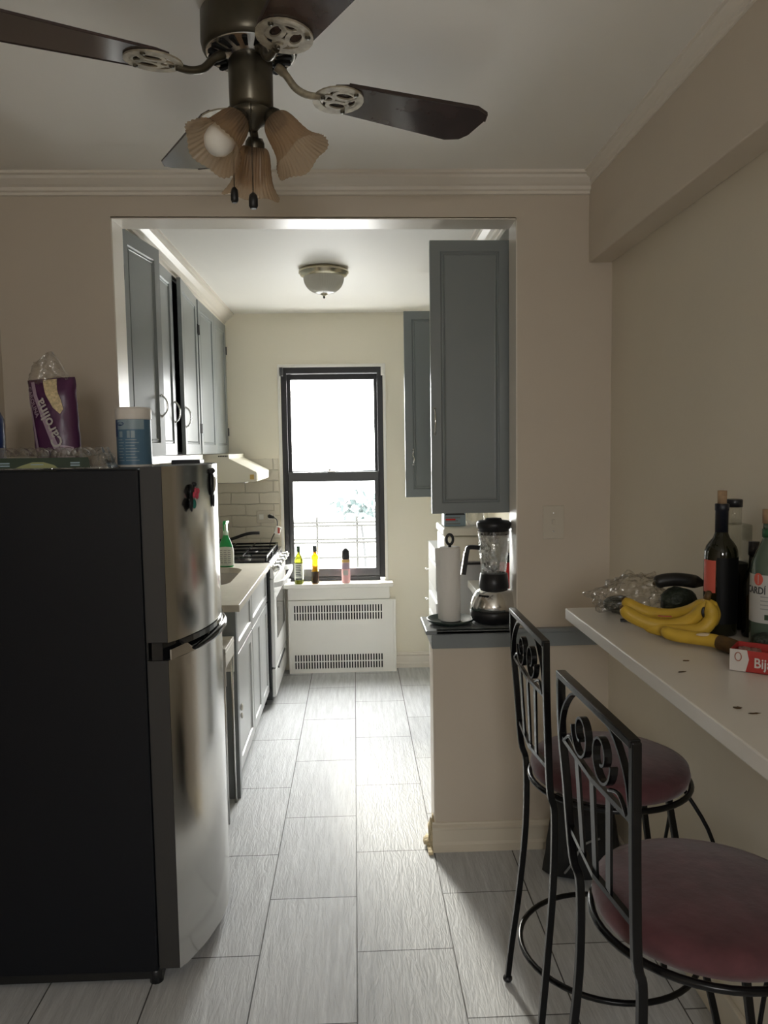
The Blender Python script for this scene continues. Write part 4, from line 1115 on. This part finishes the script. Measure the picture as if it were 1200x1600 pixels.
# ------------------------------------------------------------------ liquor bottles
cx, cy = .881, 1.83
t = thing('wine_bottle', 'dark wine bottle stoppered with a cork behind the bananas', 'bottle', (cx, cy, BZ))
MB().lathe([(.036, 0), (.0385, .004), (.0385, .193), (.0375, .204), (.034, .214), (.027, .225), (.0195, .234), (.0155, .244), (.0145, .252)], (cx, cy, BZ + .0005), 40, close=True).build('glass_body', 'wine_glass_dark', t)
MB().lathe([(.0150, .238), (.0150, .300), (.0162, .301), (.0162, .316), (.0145, .317)], (cx, cy, BZ), 28, close=True).build('capsule', 'capsule', t)
MB().lathe([(.0105, .316), (.0108, .348)], (cx, cy, BZ), 20, close=True).build('cork', 'cork', t)
cyl_patch(cx, cy, .0391, 172, 228, BZ + .105, BZ + .183).build('red_label', 'wine_red_label', t)
cyl_patch(cx, cy, .0390, 232, 345, BZ + .03, BZ + .19).build('dark_label', 'wine_dark_label', t)
cx, cy = .942, 1.885
t = thing('clear_liquor_bottle', 'square clear glass bottle with black cap behind the wine bottle', 'bottle', (cx, cy, BZ))
P = rrect(cx - .034, cx + .030, cy - .032, cy + .032, .008, 3)
MB().prism(P, BZ + .001, BZ + .262, 'z').build('glass_body', 'clear_bottle', t, bevel=.004)
MB().lathe([(.018, .261), (.018, .303), (.0165, .304)], (cx - .004, cy, BZ), 24, close=True).build('neck', 'clear_bottle', t)
MB().lathe([(.0195, .304), (.0195, .321), (.018, .323)], (cx - .004, cy, BZ), 24, close=True).build('cap', 'black_plastic', t)
MB().prism(rrect(cx - .0325, cx + .0285, cy - .0305, cy + .0305, .008, 3), BZ + .004, BZ + .165, 'z').build('back_label', 'wine_dark_label', t)
cx, cy = .932, 1.765
t = thing('dark_liquor_bottle', 'short black bottle wedged between the wine and rum bottles', 'bottle', (.938, 1.80, BZ))
MB().lathe([(.022, 0), (.024, .004), (.024, .13), (.012, .165), (.010, .20)], (.943, 1.795, BZ + .0005), 24, close=True).build('glass_body', 'wine_glass_dark', t)
MB().lathe([(.0125, .196), (.0125, .228)], (.943, 1.795, BZ), 16, close=True).build('cap', 'black_plastic', t)
cx, cy = .932, 1.700
t = thing('rum_bottle', 'white rum bottle with printed pale label and green neck band, at the frame edge', 'bottle', (cx, cy, BZ))
MB().lathe([(.038, 0), (.041, .005), (.041, .175), (.038, .195), (.026, .225), (.017, .245), (.0165, .255)], (cx, cy, BZ + .0005), 40, close=True).build('glass_body', 'rum_green', t)
MB().lathe([(.0185, .250), (.0185, .268)], (cx, cy, BZ), 28, close=True).build('neck_band', 'bottle_green_neck', t)
MB().lathe([(.0165, .268), (.0165, .281)], (cx, cy, BZ), 28, close=True).build('neck', 'rum_green', t)
MB().lathe([(.0185, .281), (.0190, .312)], (cx, cy, BZ), 28, close=True).build('stopper', 'cork', t)
lb = MB().lathe([(.0416, .060), (.0416, .168)], (cx, cy, BZ), 40).build('label_wrap', 'bottle_label', t)
bl = lambda v: bendcyl(cx, cy, .0420, 180)(Vector((v.x, BZ + .132 + v.y, v.z)))
text('brand_text', 'BACARD\u00cd', .022, 'ink_dark', lb, T(0, 0, 0), .0003, bend=bl, sx=.8)
m = MB()
for k in range(4): s = cyl_patch(cx, cy, .0420, 215, 262 - 8 * (k % 2), BZ + .118 - k * .009, BZ + .1205 - k * .009); m.add(s.v, s.f)
m.build('small_print', 'ink_grey', lb)
cyl_patch(cx, cy, .0420, 228, 246, BZ + .068, BZ + .080).build('emblem', 'dark_green_cap', lb)
cc = [bendcyl(cx, cy, .0421, 207)(Vector((.011 * math.cos(2 * PI * k / 18), BZ + .158 + .014 * math.sin(2 * PI * k / 18), 0))) for k in range(18)]
MB().add(cc, [tuple(range(18))]).build('round_emblem', 'wine_red_label', lb)

# open red and white box at the frame edge
t = thing('snack_box', 'small open red and white cardboard box on the bar counter edge', 'box', (.83, 1.50, BZ))
BM = T(.757, 1.526, BZ + .0008) @ RZ(R(-38))
MB().box(0, .15, 0, .002, 0, .044).box(0, .15, .073, .075, 0, .044).box(0, .002, 0, .075, 0, .044).box(.148, .15, 0, .075, 0, .044).box(0, .15, 0, .075, 0, .002).xf(BM).build('carton', 'box_red', t)
MB().prism([(.0, .0005), (.030, .0005), (.036, .026), (.032, .0445), (0, .0445)], -.0012, -.0003, 'y').xf(BM).build('white_panel', 'box_white', t)
cc = [(.016 + .0060 * math.cos(2 * PI * k / 20), .030 + .0085 * math.sin(2 * PI * k / 20)) for k in range(20)]
MB().tube([(a, -.0016, b) for a, b in cc], .0011, 6, closed=True).xf(BM).build('oval_mark', 'box_ink', t)
text('brand_text', 'Bija', .028, 'box_white', t, BM @ T(.062, -.001, .020) @ RX(PI / 2), .0003, sx=.85)
m = MB()
for i in range(7): m.ball((.02 + i * .018, .035 + .012 * math.sin(i * 2.1), .026 + .006 * math.cos(i)), .015, 10, (1.2, 1.1, .7), .5)
m.xf(BM).build('sachets', 'film', t)

# ------------------------------------------------------------------ bag on the floor
t = thing('black_bag', 'black zipped bag slumped on the floor in the corner under the bar', 'bag', (.85, 2.75, 0))
vs, fs = pillow(.30, .29, .22, 18, 22, taper=lambda v: 1 - .28 * v, seed=2)
MB().add(vs, fs, True).xf(T(.825, 2.76, .002) @ RZ(R(-3))).build('bag_body', 'bag_black', t)
MB().tube(spline([(.73, 2.655, .05), (.75, 2.63, .10), (.79, 2.63, .165), (.85, 2.635, .185)], 6), .004, 6).build('strap', 'ink_grey', t)
for x in (.79, .875):
    rg = [(x + .006 * math.cos(a), 2.622, .155 + .010 * math.sin(a)) for a in [2 * PI * k / 14 for k in range(14)]]
    MB().tube(rg, .0017, 6, closed=True).build('zip_pull', 'chrome', t)

# ------------------------------------------------------------------ bar stools (built facing +X, origin on the floor below the seat)
def make_stool(label):
    t = thing('bar_stool', label, 'stool', (0, 0, 0), group='black iron bar stools along the bar counter', local=True)
    SZ = .70; r0 = .205
    # cushion
    pf = [(0, SZ + .004), (.17, SZ + .004), (r0 - .006, SZ + .012), (r0, SZ + .030), (r0 - .004, SZ + .048), (r0 - .03, SZ + .060), (.10, SZ + .068), (0, SZ + .070)]
    MB().lathe(pf, (0, 0, 0), 48).build('seat', 'velvet', t)
    ringp = [((r0 + .001) * math.cos(a), (r0 + .001) * math.sin(a), SZ + .002) for a in [2 * PI * k / 48 for k in range(48)]]
    MB().tube(ringp, .0075, 8, closed=True).build('seat_ring', 'black_iron', t)
    # legs: the back pair run on up as the back's uprights
    bx = -.205; hw = .192
    for s in (-1, 1):
        lp = [(-.235, s * .185, 0.012), (-.225, s * .178, .12), (-.205, s * .163, .30), (-.188, s * .155, .50), (-.186, s * .158, .68), (bx + .006, s * .166, .74), (bx - .004, s * .180, .90), (bx - .010, s * hw, 1.0), (bx - .012, s * (hw + .002), 1.12)]
        MB().tube(spline(lp, 5), .0115, 4, flat=(0, 1, 0)).build('leg', 'black_iron', t, bevel=.002).name = 'leg'
        fp = [(.235, s * .185, .012), (.225, s * .176, .12), (.190, s * .150, .30), (.150, s * .120, .50), (.120, s * .096, SZ)]
        MB().tube(spline(fp, 5), .0110, 4, flat=(0, 1, 0)).build('leg', 'black_iron', t, bevel=.002)
        for x in (-.235, .235):
            MB().ball((x, s * .185, .012), .0145, 12, (1, 1, .8)).build('foot_glide', 'black_plastic', t)
        # curved braces from leg up under the seat
        br = [(.196, s * .155, .28), (.225, s * .17, .42), (.225, s * .13, .58), (.17, s * .08, SZ - .004)]
        MB().tube(spline(br, 5), .0055, 6).build('brace', 'black_iron', t)
    fr = [(.232 * math.cos(a), .232 * math.sin(a), .235) for a in [2 * PI * k / 48 for k in range(48)]]
    MB().tube(fr, .0075, 8, closed=True).build('foot_ring', 'black_iron', t)
    # backrest frame
    bp = bx - .012
    rail = spline([(bp, -hw - .002, 1.115), (bp - .008, -hw * .5, 1.123), (bp - .010, 0, 1.125), (bp - .008, hw * .5, 1.123), (bp, hw + .002, 1.115)], 5)
    MB().ribbon(rail, .020, .014, (1, 0, 0)).build('top_rail', 'black_iron', t, bevel=.002)
    MB().tube([(bx + .004, -.172, .800), (bx - .006, 0, .792), (bx + .004, .172, .800)], .0075, 4).build('lower_rail', 'black_iron', t)
    MB().tube([(bp + .003, -.186, .985), (bp + .001, 0, .975), (bp + .003, .186, .985)], .0070, 4).build('middle_rail', 'black_iron', t)
    for y_ in (-.085, 0, .085):
        MB().ribbon([(bx - .004, y_ * .8, .795), (bp, y_, .978)], .022, .005, (0, 1, 0)).build('back_slat', 'black_iron', t)
    # scroll work between middle and top rail
    for s in (-1, 1):
        sc_ = []
        for k in range(34):
            a = k / 33 * 2 * PI * 1.25; r_ = .050 * (1 - k / 33 * .72)
            sc_.append((bp, s * (.105 - .052 * 0 - r_ * math.cos(a + PI) * 1.0 - .05), 1.04 + r_ * math.sin(a + PI) * 1.05))
        MB().ribbon(sc_, .014, .005, (1, 0, 0)).build('scroll', 'black_iron', t)
        arch = spline([(bp, s * .185, .995), (bp, s * .165, 1.05), (bp, s * .11, 1.098), (bp, s * .045, 1.112), (bp, s * .012, 1.118)], 5)
        MB().ribbon(arch, .012, .005, (1, 0, 0)).build('back_arch', 'black_iron', t)
        MB().tube(spline([(bp, s * .165, .985), (bp, s * .13, 1.005), (bp, s * .085, .992)], 5), .004, 6).build('curl', 'black_iron', t)
    return t
def copy_tree(o, parent=None):
    c = o.copy(); C.objects.link(c)
    if parent: c.parent = parent
    for ch in list(o.children): copy_tree(ch, c)
    return c
bpy.context.view_layer.update()
s1 = make_stool('black iron bar stool with dusty rose velvet seat, farther one next to the half wall')
bpy.context.view_layer.update()
s2 = copy_tree(s1); s2['label'] = 'black iron bar stool with dusty rose velvet seat, nearer one cut by the right edge'
s1.location = (.662, 1.985, 0); s1.rotation_euler = (0, 0, R(0))
s2.location = (.640, 1.365, 0); s2.rotation_euler = (0, 0, R(2))

# ------------------------------------------------------------------ ceiling fan
hx, hy = -.222, 1.875
t = thing('ceiling_fan', 'dark bronze four-blade ceiling fan with glass light kit above the front room', 'ceiling fan', (hx, hy, ZC))
MB().lathe([(.0, ZC - .0005), (.104, ZC - .0005), (.110, ZC - .010), (.111, 2.508), (.108, 2.494), (.103, 2.486)], (hx, hy, 0), 48, close=True).build('motor_housing', 'bronze', t)
m = MB().lathe([(.103, 2.489), (.098, 2.484), (.050, 2.478), (.046, 2.470)], (hx, hy, 0), 48, close=True)
vd = m.build('vented_plate', 'chrome', t)
m = MB()
for k in range(20):
    a = 2 * PI * k / 20
    m.prism([(.060, -.0035), (.094, -.006), (.096, 0), (.094, .006), (.060, .0035)], -.0035, .0015, 'z')
    v = m.v[-10:]
    for q in v:
        x, y_ = q.x, q.y; q.x, q.y = hx + x * math.cos(a) - y_ * math.sin(a), hy + x * math.sin(a) + y_ * math.cos(a); q.z += 2.4815
m.build('vent_slots', 'slot_dark', vd)
MB().lathe([(.044, 2.476), (.050, 2.470), (.051, 2.448), (.050, 2.372), (.044, 2.362)], (hx, hy, 0), 36, close=True).build('switch_housing', 'bronze', t)
MB().lathe([(.044, 2.363), (.046, 2.352), (.034, 2.336), (.022, 2.330), (.012, 2.318), (0, 2.317)], (hx, hy, 0), 36).build('light_fitter', 'bronze', t)
ZBL = 2.43
def flatring(cx_, cy_, rx, ry, w=.008, th=.004, n=22, a0=0, a1=360):
    P = [(cx_ + rx * math.cos(R(a0 + (a1 - a0) * k / n)), cy_ + ry * math.sin(R(a0 + (a1 - a0) * k / n)), 0) for k in range(n if a1 - a0 == 360 else n + 1)]
    return MB().ribbon(P, th, w, (0, 0, 1), closed=(a1 - a0 == 360))
for k in range(4):
    ang = R(25.5 + 90 * k)
    X = T(hx, hy, ZBL) @ RZ(ang)
    XB = X @ RX(R(-6.5))
    r0, r1, w0, w1 = .195, .625, .058, .083
    P = [(r0, -w0 * .8), (r0 + .03, -w0)]
    P += [(r1 - .05, -w1), (r1 - .012, -w1 + .016), (r1, -w1 + .045), (r1, w1 - .045), (r1 - .012, w1 - .016), (r1 - .05, w1), (r0 + .03, w0), (r0, w0 * .8)]
    bl = MB().prism(P, 0, .006, 'z').xf(XB).build('blade', 'blade_wood', t, bevel=.0015)
    MB().ribbon([(r0 + .03, -w0 - .001, .003), (r1 - .05, -w1 - .001, .003), (r1 - .012, -w1 + .015, .003), (r1 + .001, -w1 + .045, .003)], .0085, .003, (0, 0, 1)).xf(XB).build('dusty_edge', 'blade_dust', bl)
    arm = MB().tube(spline([(.062, 0, .044), (.085, 0, .030), (.110, 0, .004), (.140, 0, -.006), (.170, 0, -.004)], 5), [.011] * 5 + [.009] * 16, 8)
    arm.xf(X); ar = arm.build('blade_arm', 'arm_metal' if k in (0,) else 'bronze', t)
    pl = MB()
    for mb in (flatring(.220, 0, .054, .050, .019), flatring(.193, 0, .015, .012, .008), flatring(.228, .022, .027, .016, .010), flatring(.228, -.022, .027, .016, .010), flatring(.255, 0, .012, .02, .009)):
        pl.add(mb.v, mb.f)
    pl.box(.160, .190, -.012, .012, -.002, .002)
    pl.xf(XB @ T(0, 0, -.003)).build('arm_plate', 'arm_metal', ar)
    for (x, y_) in ((.180, 0), (.250, .040), (.250, -.040)):
        MB().lathe([(.0, -.004), (.0055, -.003), (.006, 0)], (x, y_, -.0055), 10).xf(XB).build('screw', 'bronze', ar)
# light kit
def shade(d, base, r1=.066, bulb=True):
    q = Vector((0, 0, 1)).rotation_difference(Vector(d).normalized()).to_matrix().to_4x4()
    X = T(*base) @ q
    MB().tube([(hx, hy, 2.345), tuple(Vector(base) + Vector(d).normalized() * .004)], [.010, .010], 10).build('light_arm', 'bronze', t)
    MB().lathe([(.0, -.006), (.016, -.006), (.022, .004), (.025, .026), (.023, .030)], (0, 0, 0), 24, close=True).xf(X).build('socket_cup', 'bronze', t)
    pf = [(.026, .014), (.032, .020), (.037, .034), (.040, .052), (.043, .070), (.048, .090), (.056, .106), (r1, .120), (r1 + .003, .124)]
    pf = [(p.x, p.z) for p in spline([(a, 0, b) for a, b in pf], 3)]
    n = 216; m = MB(); vs = []
    for i, (r_, z) in enumerate(pf):
        u = i / (len(pf) - 1)
        for k in range(n):
            a = 2 * PI * k / n
            bead = .012 * math.cos(i * PI * .9) * max(0, math.cos(a * 36)) if u > .35 else 0
            rr = r_ * (1 + .020 * math.cos(a * 36) + .035 * u ** 4 * math.cos(a * 5) + bead); zz = z + .004 * u ** 4 * math.cos(a * 5 + 1)
            vs.append((rr * math.cos(a), rr * math.sin(a), zz))
    fs = [(i * n + k, i * n + (k + 1) % n, (i + 1) * n + (k + 1) % n, (i + 1) * n + k) for i in range(len(pf) - 1) for k in range(n)]
    m.add(vs, fs, True).xf(X).build('lamp_shade', 'shade_glass', t)
    if bulb: MB().lathe([(.012, .028), (.014, .040), (.022, .054), (.0315, .074), (.034, .092), (.0315, .108), (.023, .121), (.010, .127), (0, .128)], (0, 0, 0), 32).xf(X).build('light_bulb', 'bulb', t)
shade((-.44, -.50, -.75), (hx - .022, hy - .030, 2.338))
shade((.56, -.14, -.82), (hx + .046, hy - .010, 2.350), bulb=False)
shade((-.14, .36, -.92), (hx + .002, hy + .040, 2.312))
for (x, y_, z0, z1, s) in ((hx + .004, hy - .048, 2.36, 2.150, 1.0), (hx - .045, hy + .0, 2.36, 2.178, .85)):
    ch = MB().cyl((x, y_, z1 + .01), (x, y_, z0), .0011, .0011, 6)
    kk = 0
    while z1 + .012 + kk * .0042 < z0: ch.ball((x, y_, z1 + .012 + kk * .0042), .0017, 5); kk += 1
    c_ = ch.build('pull_chain', 'bronze', t)
    MB().lathe([(.003, .014), (.009 * s, .008), (.0105 * s, .0), (.0105 * s, -.016), (.007 * s, -.022)], (x, y_, z1), 14, close=True).build('pull_knob', 'hinge_black', c_)

# ------------------------------------------------------------------ light
w = bpy.data.worlds.new('daylight'); sc.world = w; w.use_nodes = True
wn = w.node_tree; bg = wn.nodes['Background']
# bright hazy overcast: strongest overhead, paler towards the horizon, light ground below
tcw = wn.nodes.new('ShaderNodeTexCoord'); sxw = wn.nodes.new('ShaderNodeSeparateXYZ'); wn.links.new(tcw.outputs['Generated'], sxw.inputs[0])
rw = wn.nodes.new('ShaderNodeValToRGB'); mr = wn.nodes.new('ShaderNodeMapRange')
mr.inputs['From Min'].default_value = -1; mr.inputs['From Max'].default_value = 1
wn.links.new(sxw.outputs['Z'], mr.inputs['Value']); wn.links.new(mr.outputs[0], rw.inputs['Fac'])
e = rw.color_ramp.elements; e[0].position = 0; e[0].color = (.24, .236, .228, 1); e[1].position = 1; e[1].color = (1, .99, .97, 1)
for pos, v in ((.47, .28), (.55, .36), (.70, .60), (.85, .95)):
    q = rw.color_ramp.elements.new(pos); q.color = (v, v * .99, v * .965, 1)
wn.links.new(rw.outputs['Color'], bg.inputs['Color']); bg.inputs['Strength'].default_value = 50.0
sd = bpy.data.lights.new('sun', 'SUN'); so = bpy.data.objects.new('sun', sd); C.objects.link(so)
sd.energy = 2.6; sd.angle = R(7); sd.color = (1, .93, .80)
dirv = Vector((.17, -.94, -math.tan(R(24)) * .955)).normalized()
so.rotation_euler = dirv.to_track_quat('-Z', 'Y').to_euler(); so.location = (-.5, 8, 4)
def portal(name, loc, rot, sx, sy):
    l = bpy.data.lights.new(name, 'AREA'); l.shape = 'RECTANGLE'; l.size = sx; l.size_y = sy
    l.cycles.is_portal = True
    o = bpy.data.objects.new(name, l); C.objects.link(o); o.location = loc; o.rotation_euler = rot
portal('window_portal', (-.147, YB + .2, 1.41), (R(-90), 0, 0), .75, 1.55)
portal('added_window_portal', (-.15, YR - .12, 1.885), (R(90), 0, 0), .76, .73)  # sky sampling for the added rear window

# ------------------------------------------------------------------ camera
cam = bpy.data.cameras.new('camera'); co = bpy.data.objects.new('camera', cam); C.objects.link(co)
cam.sensor_fit = 'VERTICAL'; cam.sensor_height = 32; cam.lens = 32 * 1215 / 1600; cam.clip_start = .02
# rows are the room's axes seen in camera space
m3 = Matrix(((.9991460112, .0179846282, -.0371994806), (-.0385292759, .0803376391, -.9960227701), (-.0149245808, .9966054469, .0809619663)))
co.matrix_world = Matrix.Translation((0, 0, 1.58)) @ m3.to_4x4()
sc.camera = co

sc.view_settings.view_transform = 'Standard'; sc.view_settings.look = 'None'
sc.view_settings.exposure = .38; sc.view_settings.gamma = 1; sc.view_settings.use_curve_mapping = False
sc.cycles.max_bounces = 14; sc.cycles.diffuse_bounces = 8; sc.cycles.glossy_bounces = 5; sc.cycles.transparent_max_bounces = 16
sc.cycles.transmission_bounces = 6
sc.cycles.use_denoising = True
sc.cycles.sample_clamp_indirect = 8
